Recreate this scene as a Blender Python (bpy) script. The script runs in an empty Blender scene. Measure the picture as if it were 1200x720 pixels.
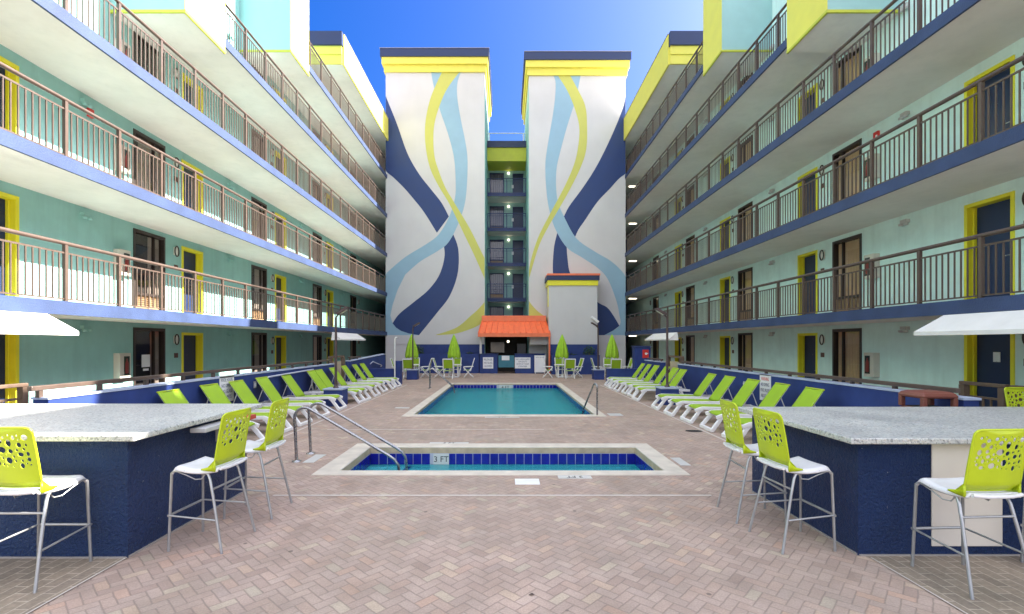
import bpy, bmesh, math, random
from mathutils import Vector, Matrix, Quaternion
from mathutils.geometry import delaunay_2d_cdt
R = math.radians
rnd = random.Random(7)
sc = bpy.context.scene
C = sc.collection

# ------------------------------------------------------------------ camera, sky, sun, exposure
F = 557.0; CX = 593.0; CY = 402.5; CAMZ = 1.93
cd = bpy.data.cameras.new('camera'); cam = bpy.data.objects.new('camera', cd); C.objects.link(cam)
cam.location = (0, 0, CAMZ); cam.rotation_euler = (R(90), 0, 0)
cd.sensor_width = 36; cd.lens = F/1200*36
cd.shift_x = (600-CX)/1200; cd.shift_y = (CY-360)/1200
cd.clip_start = 0.05; cd.clip_end = 2000
sc.camera = cam

SUN = Vector((1.0, 0.16, 0.80)).normalized()
w = bpy.data.worlds.new('World'); sc.world = w; w.use_nodes = True
nt = w.node_tree
sky = nt.nodes.new('ShaderNodeTexSky'); sky.sky_type = 'NISHITA'; sky.sun_disc = False
sky.sun_elevation = math.asin(SUN.z); sky.sun_rotation = math.atan2(SUN.x, SUN.y)
sky.air_density = 1.0; sky.dust_density = 7.0; sky.ozone_density = 7.0; sky.altitude = 0
nt.nodes['Background'].inputs[1].default_value = 0.05
hs = nt.nodes.new('ShaderNodeHueSaturation'); hs.inputs['Hue'].default_value = .516; hs.inputs['Saturation'].default_value = 1.42
nt.links.new(sky.outputs[0], hs.inputs['Color'])
# broken white cloud added unseen overhead and behind to brighten the court; blue ahead
def wn(t, **kw):
    x = nt.nodes.new(t)
    for k, v in kw.items(): setattr(x, k, v)
    return x
wtc = wn('ShaderNodeTexCoord'); wsp = wn('ShaderNodeSeparateXYZ'); nt.links.new(wtc.outputs['Generated'], wsp.inputs[0])
wm_ = wn('ShaderNodeMath', operation='MULTIPLY_ADD'); nt.links.new(wsp.outputs[1], wm_.inputs[0]); wm_.inputs[1].default_value = -.5; nt.links.new(wsp.outputs[2], wm_.inputs[2])
wr = wn('ShaderNodeMapRange', interpolation_type='SMOOTHSTEP'); nt.links.new(wm_.outputs[0], wr.inputs[0]); wr.inputs[1].default_value = .42; wr.inputs[2].default_value = .72
wno = wn('ShaderNodeTexNoise'); wno.inputs['Scale'].default_value = 2.6; wno.inputs['Detail'].default_value = 6; wno.inputs['Roughness'].default_value = .6; nt.links.new(wtc.outputs['Generated'], wno.inputs['Vector'])
wr2 = wn('ShaderNodeMapRange', interpolation_type='SMOOTHSTEP'); nt.links.new(wno.outputs[0], wr2.inputs[0]); wr2.inputs[1].default_value = .36; wr2.inputs[2].default_value = .54
wmu = wn('ShaderNodeMath', operation='MULTIPLY'); nt.links.new(wr.outputs[0], wmu.inputs[0]); nt.links.new(wr2.outputs[0], wmu.inputs[1])
wmx = wn('ShaderNodeMix', data_type='RGBA'); nt.links.new(wmu.outputs[0], wmx.inputs[0]); nt.links.new(hs.outputs[0], wmx.inputs[6]); wmx.inputs[7].default_value = (6.2, 6.25, 6.7, 1)
nt.links.new(wmx.outputs[2], nt.nodes['Background'].inputs[0])
sd = bpy.data.lights.new('sun', 'SUN'); sd.energy = 3.5; sd.angle = R(0.5); sd.color = (1, 0.93, 0.82)
so = bpy.data.objects.new('sun', sd); C.objects.link(so); so.location = (30, 0, 30)
so.rotation_euler = SUN.to_track_quat('Z', 'Y').to_euler()
sc.view_settings.view_transform = 'Standard'; sc.view_settings.look = 'None'
sc.view_settings.exposure = 2.95; sc.view_settings.gamma = 1
sc.view_settings.use_curve_mapping = False
sc.cycles.use_denoising = True
sc.cycles.max_bounces = 12; sc.cycles.diffuse_bounces = 8
sc.cycles.transparent_max_bounces = 12
sc.cycles.caustics_reflective = False; sc.cycles.caustics_refractive = True
sc.cycles.sample_clamp_indirect = 6

# ------------------------------------------------------------------ materials
MATS = {}
class G:
    """small helper for building node graphs"""
    def __init__(s, name):
        s.m = bpy.data.materials.new(name); s.m.use_nodes = True
        s.nt = s.m.node_tree; s.b = s.nt.nodes['Principled BSDF']
        s.tc = s.nt.nodes.new('ShaderNodeTexCoord')
    def n(s, t, **kw):
        x = s.nt.nodes.new(t)
        for k, v in kw.items(): setattr(x, k, v)
        return x
    def l(s, a, b): s.nt.links.new(a, b)
    def f(s, op, a, b=None, c=None):
        x = s.n('ShaderNodeMath', operation=op)
        for i, v in enumerate((a, b, c)):
            if v is None: continue
            if isinstance(v, (int, float)): x.inputs[i].default_value = v
            else: s.l(v, x.inputs[i])
        return x.outputs[0]
    def mix(s, fac, a, b, blend='MIX'):
        x = s.n('ShaderNodeMix', data_type='RGBA', blend_type=blend)
        for i, v in ((0, fac), (6, a), (7, b)):
            if isinstance(v, (int, float)): x.inputs[i].default_value = v
            elif isinstance(v, tuple): x.inputs[i].default_value = (*v[:3], 1)
            else: s.l(v, x.inputs[i])
        return x.outputs[2]
    def noise(s, scale, detail=4, rough=.55, vec=None):
        x = s.n('ShaderNodeTexNoise'); x.inputs['Scale'].default_value = scale
        x.inputs['Detail'].default_value = detail; x.inputs['Roughness'].default_value = rough
        s.l(vec if vec is not None else s.tc.outputs['Object'], x.inputs['Vector'])
        return x
    def ramp(s, fac, stops, interp='LINEAR'):
        x = s.n('ShaderNodeValToRGB'); cr = x.color_ramp; cr.interpolation = interp
        while len(cr.elements) < len(stops): cr.elements.new(0.5)
        for e, (p, c) in zip(cr.elements, stops):
            e.position = p; e.color = (*c, 1) if len(c) == 3 else c
        s.l(fac, x.inputs[0]); return x.outputs[0]
    def bump(s, h, strength=.3, dist=.01):
        x = s.n('ShaderNodeBump'); x.inputs['Strength'].default_value = strength
        x.inputs['Distance'].default_value = dist
        s.l(h, x.inputs['Height']); s.l(x.outputs[0], s.b.inputs['Normal'])
    def rng(s, v, a, b, c, d):
        x = s.n('ShaderNodeMapRange'); s.l(v, x.inputs[0])
        for i, q in enumerate((a, b, c, d)): x.inputs[i+1].default_value = q
        return x.outputs[0]

def mat(name, col, rough=.6, metal=0, var=.08, vs=2.5, bump=0, bs=60, bd=.004, spec=.5, dirt=0):
    if name in MATS: return MATS[name]
    g = G(name); b = g.b
    nz = g.noise(vs, 5)
    k = g.rng(nz.outputs[0], .3, .7, 1-var, 1+var)
    hsv = g.n('ShaderNodeHueSaturation'); hsv.inputs['Color'].default_value = (*col, 1); g.l(k, hsv.inputs['Value'])
    c = hsv.outputs[0]
    if dirt:
        # streaks: noise squeezed along z
        mp = g.n('ShaderNodeMapping'); mp.inputs['Scale'].default_value = (2.2, 2.2, .18); g.l(g.tc.outputs['Object'], mp.inputs[0])
        d = g.noise(1.6, 6, .65, mp.outputs[0])
        c = g.mix(g.rng(d.outputs[0], .48, .75, 0, dirt), c, tuple(x*.55+.01 for x in col))
    g.l(c, b.inputs['Base Color'])
    b.inputs['Roughness'].default_value = rough; b.inputs['Metallic'].default_value = metal
    b.inputs['Specular IOR Level'].default_value = spec
    r2 = g.rng(nz.outputs[0], .3, .7, max(.02, rough-.06), min(1, rough+.06)); g.l(r2, b.inputs['Roughness'])
    if bump:
        h = g.noise(bs, 4, .6); g.bump(h.outputs[0], bump, bd)
    MATS[name] = g.m; return g.m

def mat_emit(name, col, strength):
    if name in MATS: return MATS[name]
    g = G(name); g.b.inputs['Base Color'].default_value = (*col, 1)
    g.b.inputs['Emission Color'].default_value = (*col, 1); g.b.inputs['Emission Strength'].default_value = strength
    MATS[name] = g.m; return g.m

def mat_herringbone():
    g = G('herringbone_pavers'); sx = g.n('ShaderNodeSeparateXYZ'); g.l(g.tc.outputs['Object'], sx.inputs[0])
    # slight wobble so that joints are not ruler straight
    wob = g.noise(9, 2); ws = g.n('ShaderNodeSeparateXYZ'); g.l(wob.outputs['Color'], ws.inputs[0])
    x = g.f('ADD', sx.outputs[0], g.f('MULTIPLY', g.f('SUBTRACT', ws.outputs[0], .5), .012))
    y = g.f('ADD', sx.outputs[1], g.f('MULTIPLY', g.f('SUBTRACT', ws.outputs[1], .5), .012))
    a = R(47); c, s = math.cos(a)/.088, math.sin(a)/.088
    u = g.f('ADD', g.f('MULTIPLY', x, c), g.f('MULTIPLY', y, s))
    v = g.f('ADD', g.f('MULTIPLY', x, -s), g.f('MULTIPLY', y, c))
    i = g.f('FLOOR', u); j = g.f('FLOOR', v)
    fu = g.f('SUBTRACT', u, i); fv = g.f('SUBTRACT', v, j)
    m = g.f('FLOORED_MODULO', g.f('ADD', g.f('SUBTRACT', i, j), .001), 4.0); m = g.f('FLOOR', m)
    isH = g.f('LESS_THAN', m, 1.5)
    lu = g.f('ADD', fu, m); add = g.f('SUBTRACT', 3.0, m); lv = g.f('ADD', fv, add)
    dH = g.f('MINIMUM', g.f('MINIMUM', lu, g.f('SUBTRACT', 2.0, lu)), g.f('MINIMUM', fv, g.f('SUBTRACT', 1.0, fv)))
    dV = g.f('MINIMUM', g.f('MINIMUM', fu, g.f('SUBTRACT', 1.0, fu)), g.f('MINIMUM', lv, g.f('SUBTRACT', 2.0, lv)))
    def sel(p, q): return g.f('ADD', g.f('MULTIPLY', isH, p), g.f('MULTIPLY', g.f('SUBTRACT', 1.0, isH), q))
    d = sel(dH, dV)
    ix = sel(g.f('SUBTRACT', i, m), g.f('ADD', i, 1000.5)); iy = sel(j, g.f('SUBTRACT', j, add))
    cv = g.n('ShaderNodeCombineXYZ'); g.l(ix, cv.inputs[0]); g.l(iy, cv.inputs[1])
    wn = g.n('ShaderNodeTexWhiteNoise', noise_dimensions='2D'); g.l(cv.outputs[0], wn.inputs['Vector'])
    brick = g.ramp(wn.outputs['Value'], [(0, (.37,.28,.235)), (.18, (.44,.34,.285)), (.36, (.41,.32,.27)), (.54, (.46,.36,.305)), (.72, (.44,.33,.27)), (.84, (.41,.325,.28)), (.92, (.48,.335,.26)), (.965, (.51,.42,.33)), (1, (.42,.355,.285))])
    fine = g.noise(75, 5, .65); med = g.noise(2.2, 5, .6); big = g.noise(.45, 4, .6)
    brick = g.mix(1, brick, g.ramp(fine.outputs[0], [(.3, (.80,.80,.80)), (.7, (1.16,1.15,1.13))]), 'MULTIPLY')
    brick = g.mix(1, brick, g.ramp(med.outputs[0], [(.3, (.80,.79,.78)), (.7, (1.12,1.11,1.12))]), 'MULTIPLY')
    brick = g.mix(1, brick, g.ramp(big.outputs[0], [(.35, (.86,.87,.86)), (.65, (1.08,1.05,1.05))]), 'MULTIPLY')
    jn = g.f('ADD', d, g.f('MULTIPLY', g.f('SUBTRACT', fine.outputs[0], .5), .05))
    joint = g.rng(jn, .02, .095, 1, 0)
    col = g.mix(g.f('MULTIPLY', joint, .62), brick, (.21,.165,.14))
    spots = g.noise(5.5, 6, .7); col = g.mix(g.rng(spots.outputs[0], .66, .75, 0, .45), col, (.16,.12,.105))
    st = g.noise(.9, 6, .68); col = g.mix(g.rng(st.outputs[0], .55, .72, 0, .35), col, (.25,.19,.165))
    lt = g.noise(1.4, 5, .7); col = g.mix(g.rng(lt.outputs[0], .60, .72, 0, .35), col, (.53,.45,.39))
    drip = g.n('ShaderNodeTexVoronoi'); drip.inputs['Scale'].default_value = 1.7; g.l(g.tc.outputs['Object'], drip.inputs['Vector'])
    col = g.mix(g.rng(drip.outputs['Distance'], .03, .045, .7, 0), col, (.10,.08,.07))
    g.l(col, g.b.inputs['Base Color'])
    g.l(g.rng(med.outputs[0], .3, .7, .62, .82), g.b.inputs['Roughness'])
    g.b.inputs['Specular IOR Level'].default_value = .4
    h = g.f('ADD', g.f('MULTIPLY', joint, -1), g.f('ADD', g.f('MULTIPLY', fine.outputs[0], .35), g.f('MULTIPLY', wn.outputs['Value'], .25)))
    g.bump(h, .55, .004)
    return g.m

def mat_brick(name, c1, c2, mortar, bw, bh, off=.5, ms=.02, vec=None, rough=.7, bump=.4, rot=0, tiles=False):
    g = G(name)
    mp = g.n('ShaderNodeMapping'); mp.inputs['Rotation'].default_value = (0, 0, rot); g.l(g.tc.outputs['Object'], mp.inputs[0])
    t = g.n('ShaderNodeTexBrick'); t.offset = off; g.l(mp.outputs[0], t.inputs['Vector'])
    t.inputs['Scale'].default_value = 1; t.inputs['Brick Width'].default_value = bw; t.inputs['Row Height'].default_value = bh
    t.inputs['Mortar Size'].default_value = ms; t.inputs['Mortar Smooth'].default_value = .3; t.inputs['Bias'].default_value = 0
    for k, v in (('Color1', c1), ('Color2', c2), ('Mortar', mortar)): t.inputs[k].default_value = (*v, 1)
    n1 = g.noise(30, 5, .65); n2 = g.noise(1.3, 4)
    c = g.mix(1, t.outputs[0], g.ramp(n1.outputs[0], [(.3, (.8,.8,.8)), (.7, (1.2,1.2,1.2))]), 'MULTIPLY')
    c = g.mix(1, c, g.ramp(n2.outputs[0], [(.3, (.75,.76,.75)), (.7, (1.2,1.18,1.15))]), 'MULTIPLY')
    g.l(c, g.b.inputs['Base Color']); g.b.inputs['Roughness'].default_value = rough
    h = g.f('ADD', g.f('MULTIPLY', t.outputs[1], -1), g.f('MULTIPLY', n1.outputs[0], .3)); g.bump(h, bump, .004)
    return g.m

def mat_terrazzo():
    g = G('terrazzo')
    v = g.n('ShaderNodeTexVoronoi'); v.inputs['Scale'].default_value = 58; g.l(g.tc.outputs['Object'], v.inputs['Vector'])
    v2 = g.n('ShaderNodeTexVoronoi'); v2.inputs['Scale'].default_value = 130; g.l(g.tc.outputs['Object'], v2.inputs['Vector'])
    s1 = g.n('ShaderNodeSeparateColor'); g.l(v.outputs['Color'], s1.inputs[0])
    s2 = g.n('ShaderNodeSeparateColor'); g.l(v2.outputs['Color'], s2.inputs[0])
    a = g.ramp(s1.outputs[0], [(0, (.05,.05,.06)), (.13, (.10,.10,.11)), (.2, (.42,.44,.44)), (.55, (.52,.53,.52)), (.8, (.72,.71,.66)), (1, (.44,.34,.26))])
    b = g.ramp(s2.outputs[1], [(0, (.16,.17,.19)), (.25, (.46,.48,.48)), (1, (.62,.62,.59))])
    c = g.mix(.5, a, b)
    n = g.noise(1.5, 4); c = g.mix(1, c, g.ramp(n.outputs[0], [(.3, (.86,.87,.88)), (.7, (1.1,1.1,1.08))]), 'MULTIPLY')
    g.l(c, g.b.inputs['Base Color']); g.l(g.rng(n.outputs[0], .3, .7, .30, .42), g.b.inputs['Roughness'])
    return g.m

def mat_stucco(name, col, bump=.9, bs=34, rough=.55, chips=True, bd=.012):
    if name in MATS: return MATS[name]
    g = G(name)
    n = g.noise(2.0, 5); n2 = g.noise(bs, 6, .62); n3 = g.noise(26, 3, .55)
    hsv = g.n('ShaderNodeHueSaturation'); hsv.inputs['Color'].default_value = (*col, 1); g.l(g.rng(n.outputs[0], .3, .7, .85, 1.18), hsv.inputs['Value'])
    c = hsv.outputs[0]
    if chips:
        c = g.mix(g.rng(n3.outputs[0], .735, .76, 0, .75), c, (.5,.52,.5))
    g.l(c, g.b.inputs['Base Color']); g.b.inputs['Roughness'].default_value = rough
    g.b.inputs['Specular IOR Level'].default_value = .35
    g.bump(n2.outputs[0], bump, bd)
    MATS[name] = g.m; return g.m

def mat_water():
    g = G('pool_water_surface'); nt = g.nt; nt.nodes.remove(g.b)
    out = [n for n in nt.nodes if n.type == 'OUTPUT_MATERIAL'][0]
    mp = g.n('ShaderNodeMapping'); mp.inputs['Scale'].default_value = (.8, 2.6, 1); g.l(g.tc.outputs['Object'], mp.inputs[0])
    a = g.noise(2.4, 3, .6, mp.outputs[0]); b = g.noise(10, 3, .6, mp.outputs[0])
    h = g.f('ADD', a.outputs[0], g.f('MULTIPLY', b.outputs[0], .4))
    bp = g.n('ShaderNodeBump'); bp.inputs['Strength'].default_value = .7; bp.inputs['Distance'].default_value = .10; g.l(h, bp.inputs['Height'])
    lw = g.n('ShaderNodeLayerWeight'); lw.inputs[0].default_value = .5; g.l(bp.outputs[0], lw.inputs['Normal'])
    frs = g.f('ADD', .02, g.f('MULTIPLY', .9, g.f('POWER', lw.outputs['Facing'], 5.0)))
    tr = g.n('ShaderNodeBsdfRefraction'); tr.inputs['Color'].default_value = (.68, 1.0, 1.0, 1); tr.inputs['Roughness'].default_value = .02; tr.inputs['IOR'].default_value = 1.33; g.l(bp.outputs[0], tr.inputs['Normal'])
    gl = g.n('ShaderNodeBsdfGlossy'); gl.inputs['Roughness'].default_value = .03; g.l(bp.outputs[0], gl.inputs['Normal'])
    mx = g.n('ShaderNodeMixShader'); g.l(frs, mx.inputs[0]); g.l(tr.outputs[0], mx.inputs[1]); g.l(gl.outputs[0], mx.inputs[2])
    g.l(mx.outputs[0], out.inputs[0]); return g.m

def mat_glass():
    g = G('window_glass'); nt = g.nt; nt.nodes.remove(g.b)
    out = [n for n in nt.nodes if n.type == 'OUTPUT_MATERIAL'][0]
    lw = g.n('ShaderNodeLayerWeight'); lw.inputs[0].default_value = .5
    frs = g.f('ADD', .06, g.f('MULTIPLY', .9, g.f('POWER', lw.outputs['Facing'], 5.0)))
    tr = g.n('ShaderNodeBsdfTransparent'); tr.inputs[0].default_value = (.86, .84, .82, 1)
    gl = g.n('ShaderNodeBsdfGlossy'); gl.inputs['Roughness'].default_value = .01
    mx = g.n('ShaderNodeMixShader'); g.l(frs, mx.inputs[0]); g.l(tr.outputs[0], mx.inputs[1]); g.l(gl.outputs[0], mx.inputs[2])
    g.l(mx.outputs[0], out.inputs[0]); return g.m

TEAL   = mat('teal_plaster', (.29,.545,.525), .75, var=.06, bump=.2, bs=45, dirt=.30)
TEAL_LIFT   = mat('light_lifted_teal_plaster', (.64,.82,.79), .75, var=.06, bump=.2, bs=45, dirt=.24)  # wing teal lightened to stand in for brighter light on the right
TEAL2  = mat('pale_teal_panel', (.30,.50,.51), .7, var=.04, bump=.1, bs=40)
SOFFIT = mat('off_white_soffit', (.78,.75,.71), .85, var=.05, vs=1.2, bump=.12, bs=70, dirt=.15)
EDGE   = mat_stucco('navy_slab_edge_stucco', (.036,.058,.135), .7, 40, .6, False)
NAVY   = mat('navy_paint', (.012,.03,.13), .5, var=.08)
NAVYB  = mat('navy_band_paint', (.010,.025,.09), .5, var=.08)
YELP   = mat('pale_yellow_plaster', (.70,.64,.11), .7, var=.04, bump=.1, bs=50)
YELT   = mat('yellow_trim_paint', (.78,.72,.03), .5, var=.05)
YELG   = mat('yellow_green_trim_paint', (.50,.52,.05), .6, var=.05)
DOORB  = mat('navy_door_paint', (.012,.026,.085), .38, var=.1)
BRONZE = mat('dark_bronze_frame', (.035,.025,.022), .4, var=.1)
RAIL   = mat('bronze_railing_paint', (.085,.058,.047), .42, var=.12, vs=6)
CURT   = mat('tan_curtain_fabric', (.62,.43,.25), .9, var=.1)
SHEER  = mat('grey_curtain_lining', (.34,.30,.27), .9, var=.1)
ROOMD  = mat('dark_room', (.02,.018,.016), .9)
GRILL  = mat('wood_tone_grille', (.32,.21,.12), .5, var=.1)
GLASS  = mat_glass()
WHITEP = mat('white_plaster', (.575,.57,.58), .75, var=.035, vs=.8, bump=.12, bs=50, dirt=.05)
M_NAVY = mat('mural_navy', (.014,.041,.155), .6, var=.06, vs=1.5, bump=.1, bs=50)
M_BLUE = mat('mural_light_blue', (.27,.43,.55), .65, var=.04, vs=1.5, bump=.1, bs=50)
M_YEL  = mat('mural_yellow', (.52,.52,.12), .65, var=.04, vs=1.5, bump=.1, bs=50)
POOLB  = mat_stucco('deep_blue_wall_stucco', (.022,.045,.185), .35, 30, .6, False, .006)
BARB   = mat_stucco('navy_bar_stucco', (.014,.04,.135), 1.0, 34, .42, True, .075)
TERR   = mat_terrazzo()
DECK   = mat_herringbone()
BAND   = mat_brick('running_bond_pavers', (.22,.18,.14), (.29,.235,.18), (.42,.36,.29), .215, .108, .5, .006, rough=.7, rot=R(90))
COPE   = mat('cream_coping_stone', (.60,.54,.46), .7, var=.12, vs=4, bump=.25, bs=50, dirt=.1)
COPEI  = mat('tan_stained_coping', (.47,.37,.25), .7, var=.2, vs=6, bump=.25, bs=50)
TILEB  = mat('cobalt_tile', (.010,.011,.25), .15, var=.2, vs=6)
GROUT  = mat('pale_grout', (.42,.43,.52), .7)
BASIN  = mat('aqua_pool_plaster', (.06,.62,.66), .6, var=.08, vs=1.5)
BASIN2 = mat('pale_aqua_pool_plaster', (.22,.74,.80), .6, var=.08, vs=1.5)
WATER  = mat_water()
CHROME = mat('brushed_steel', (.33,.33,.34), .28, 1, var=.05, vs=20)
LIME   = mat('lime_shell_plastic', (.46,.575,.012), .38, var=.05, vs=8)
WSEAT  = mat('white_seat_plastic', (.74,.74,.76), .35, var=.05, vs=10)
STEELG = mat('grey_tube_steel', (.42,.43,.44), .34, .65, var=.08, vs=12)
WPLAS  = mat('white_resin', (.80,.80,.80), .4, var=.06, vs=7)
SLING  = mat('lime_sling_mesh', (.28,.45,.012), .65, var=.06, vs=6, bump=.25, bs=300, bd=.001)
UMBF   = mat('lime_umbrella_cloth', (.33,.55,.03), .8, var=.1, vs=8)
ORANGE = mat('orange_metal_roof', (.86,.16,.045), .45, var=.1, vs=4)
ORANGE2= mat('orange_painted_post', (.82,.19,.08), .5, var=.1)
AWN    = mat('white_awning_canvas', (.74,.72,.69), .8, var=.06, vs=3)
BINR   = mat('red_brown_bin_plastic', (.20,.065,.045), .45, var=.12)
DARK   = mat('black_recess', (.01,.01,.012), .6)
PAPER  = mat('white_sign_board', (.78,.79,.82), .45, var=.03)
INK    = mat('dark_blue_lettering', (.05,.06,.16), .6)
INKK   = mat('black_lettering', (.02,.02,.02), .6)
REDP   = mat('red_paint', (.62,.03,.025), .45, var=.08)
WOODG  = mat('brown_gate_wood', (.13,.085,.06), .6, var=.15, vs=8)
TANB   = mat('tan_gate_panel', (.46,.38,.28), .7, var=.1)
GREYP  = mat('grey_plastic_box', (.45,.45,.45), .5)
TEALG  = mat('teal_gate_panel', (.03,.17,.24), .45, var=.1)
BROWNP = mat('brown_lamp_pole', (.07,.045,.045), .45, var=.1)
LEAFM  = mat('dark_leaf', (.035,.085,.03), .6, var=.4, vs=9)
LAMPW  = mat('lamp_lens', (.75,.74,.70), .3)
LIT    = mat_emit('lit_lamp', (1.0,.86,.58), .6)
LITW   = mat_emit('lit_tube', (1.0,.90,.72), .42)
FLOORM = mat('grey_walkway_coating', (.36,.35,.34), .7, var=.15)
ROOFM  = mat('flat_roof_grey', (.42,.42,.41), .8, var=.1)
PLATE  = mat('brown_number_plate', (.10,.045,.035), .5)
MARKT  = mat('white_marker_tile', (.58,.57,.55), .35, var=.06)
LINEP  = mat('pale_drain_strip', (.56,.50,.45), .7, var=.12, vs=5)
NOSE   = mat('navy_step_nosing', (.015,.04,.28), .4)
BOARD  = mat('cream_access_panel', (.68,.63,.55), .6, var=.04, vs=1.5)

# ------------------------------------------------------------------ mesh builder
class MB:
    def __init__(s): s.v = []; s.f = []; s.sm = []
    def add(s, vs, fs, smooth=False):
        o = len(s.v); s.v += [tuple(p) for p in vs]
        for f in fs: s.f.append(tuple(o+i for i in f)); s.sm.append(smooth)
        return s
    def box(s, x0, x1, y0, y1, z0, z1):
        if x0 > x1: x0, x1 = x1, x0
        if y0 > y1: y0, y1 = y1, y0
        if z0 > z1: z0, z1 = z1, z0
        return s.add([(x0,y0,z0),(x1,y0,z0),(x1,y1,z0),(x0,y1,z0),(x0,y0,z1),(x1,y0,z1),(x1,y1,z1),(x0,y1,z1)],
              [(0,3,2,1),(4,5,6,7),(0,1,5,4),(1,2,6,5),(2,3,7,6),(3,0,4,7)])
    def bar(s, a, b, wx, wz, up=(0,0,1)):
        """rectangular bar from a to b; wx = width across, wz = height along up"""
        a = Vector(a); b = Vector(b); d = (b-a).normalized(); u = Vector(up)
        if abs(d.dot(u)) > .99: u = Vector((0,1,0))
        sd_ = d.cross(u).normalized(); u = sd_.cross(d)
        P = []
        for p in (a, b):
            for i, j in ((-1,-1),(1,-1),(1,1),(-1,1)): P.append(p + sd_*(i*wx/2) + u*(j*wz/2))
        return s.add(P, [(3,2,1,0),(4,5,6,7),(0,1,5,4),(1,2,6,5),(2,3,7,6),(3,0,4,7)])
    def tube(s, pts, r, n=8, closed=False, caps=True):
        pts = [Vector(p) for p in pts]; N = len(pts)
        rs = r if isinstance(r, (list, tuple)) else [r]*N
        rings = []; u = None
        for i, p in enumerate(pts):
            if closed: t = (pts[(i+1) % N]-pts[i-1]).normalized()
            else: t = (pts[min(i+1, N-1)]-pts[max(i-1, 0)]).normalized()
            if u is None:
                u = Vector((0,0,1)) if abs(t.z) < .9 else Vector((1,0,0))
            u = (u - t*u.dot(t)).normalized(); v = t.cross(u)
            rings.append([p + (u*math.cos(2*math.pi*k/n)+v*math.sin(2*math.pi*k/n))*rs[i] for k in range(n)])
        vs = [q for rg in rings for q in rg]; fs = []
        for i in range(N if closed else N-1):
            a = i*n; b = ((i+1) % N)*n
            for k in range(n): fs.append((a+k, a+(k+1) % n, b+(k+1) % n, b+k))
        s.add(vs, fs, True)
        if caps and not closed:
            s.add(rings[0], [tuple(range(n-1, -1, -1))]); s.add(rings[-1], [tuple(range(n))])
        return s
    def lathe(s, prof, c=(0,0,0), n=24, smooth=True):
        vs = []; fs = []
        for (r, z) in prof:
            for k in range(n):
                a = 2*math.pi*k/n; vs.append((c[0]+r*math.cos(a), c[1]+r*math.sin(a), c[2]+z))
        for i in range(len(prof)-1):
            for k in range(n): fs.append((i*n+k, i*n+(k+1) % n, (i+1)*n+(k+1) % n, (i+1)*n+k))
        return s.add(vs, fs, smooth)
    def prism(s, poly, axis, a, b):
        """extrude a 2D polygon along axis ('x','y','z') from a to b"""
        def P(p, h):
            return {'x': (h, p[0], p[1]), 'y': (p[0], h, p[1]), 'z': (p[0], p[1], h)}[axis]
        n = len(poly)
        vs = [P(p, a) for p in poly]+[P(p, b) for p in poly]
        return s.add(vs, [tuple(range(n)), tuple(range(2*n-1, n-1, -1))]+[(i, i+n, (i+1) % n+n, (i+1) % n) for i in range(n)])
    def build(s, name, material, parent=None, world=False, loc=None, bevel=0, seg=2, fix=True):
        me = bpy.data.meshes.new(name)
        off = Vector((0,0,0))
        if parent is not None and world:
            q = parent
            while q.parent: q = q.parent
            off = q.location
        if loc is not None: off = Vector(loc)
        me.from_pydata([tuple(Vector(p)-off) for p in s.v], [], s.f)
        if fix:
            bm = bmesh.new(); bm.from_mesh(me); bmesh.ops.recalc_face_normals(bm, faces=bm.faces[:]); bm.to_mesh(me); bm.free()
        me.polygons.foreach_set('use_smooth', s.sm[:len(me.polygons)])
        me.materials.append(material)
        o = bpy.data.objects.new(name, me); C.objects.link(o)
        if loc is not None: o.location = loc
        if parent is not None: o.parent = parent
        if bevel:
            m = o.modifiers.new('bevel', 'BEVEL'); m.width = bevel; m.segments = seg; m.limit_method = 'ANGLE'; m.angle_limit = R(40)
        return o

def tag(o, label=None, cat=None, group=None, kind=None):
    if label: o['label'] = label
    if cat: o['category'] = cat
    if group: o['group'] = group
    if kind: o['kind'] = kind
    return o
def thing(name, label, cat, loc=(0,0,0), rz=0, group=None):
    o = bpy.data.objects.new(name, None); C.objects.link(o); o.empty_display_size = .2
    o.location = loc; o.rotation_euler = (0, 0, rz); return tag(o, label, cat, group)
def dup(root, loc, rz, label, group=None):
    r = root.copy(); C.objects.link(r); r.location = loc; r.rotation_euler = (0, 0, rz); r['label'] = label
    if group: r['group'] = group
    for ch in list(root.children):
        c = ch.copy(); C.objects.link(c); c.parent = r
        for gch in list(ch.children):
            d = gch.copy(); C.objects.link(d); d.parent = c
    return r
def text(name, body, size, material, parent, M, align='CENTER', extrude=.001, width=None):
    cu = bpy.data.curves.new(name, 'FONT'); cu.body = body; cu.size = size; cu.align_x = align; cu.align_y = 'CENTER'; cu.extrude = extrude
    cu.resolution_u = 3; cu.space_line = .95
    t = bpy.data.objects.new(name, cu)
    me = bpy.data.meshes.new_from_object(t)
    xs = [v.co.x for v in me.vertices]
    if width and xs:
        k = width/max(1e-6, max(xs)-min(xs))
        me.transform(Matrix.Diagonal((k, 1, 1, 1)))
    me.transform(M); me.materials.clear(); me.materials.append(material); me.name = name
    bpy.data.objects.remove(t); bpy.data.curves.remove(cu)
    o = bpy.data.objects.new(name, me); C.objects.link(o)
    if parent is not None: o.parent = parent
    return o
def frame_M(origin, xdir, ydir):
    x = Vector(xdir).normalized(); y = Vector(ydir).normalized(); z = x.cross(y); o = Vector(origin)
    return Matrix(((x.x,y.x,z.x,o.x),(x.y,y.y,z.y,o.y),(x.z,y.z,z.z,o.z),(0,0,0,1)))

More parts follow.
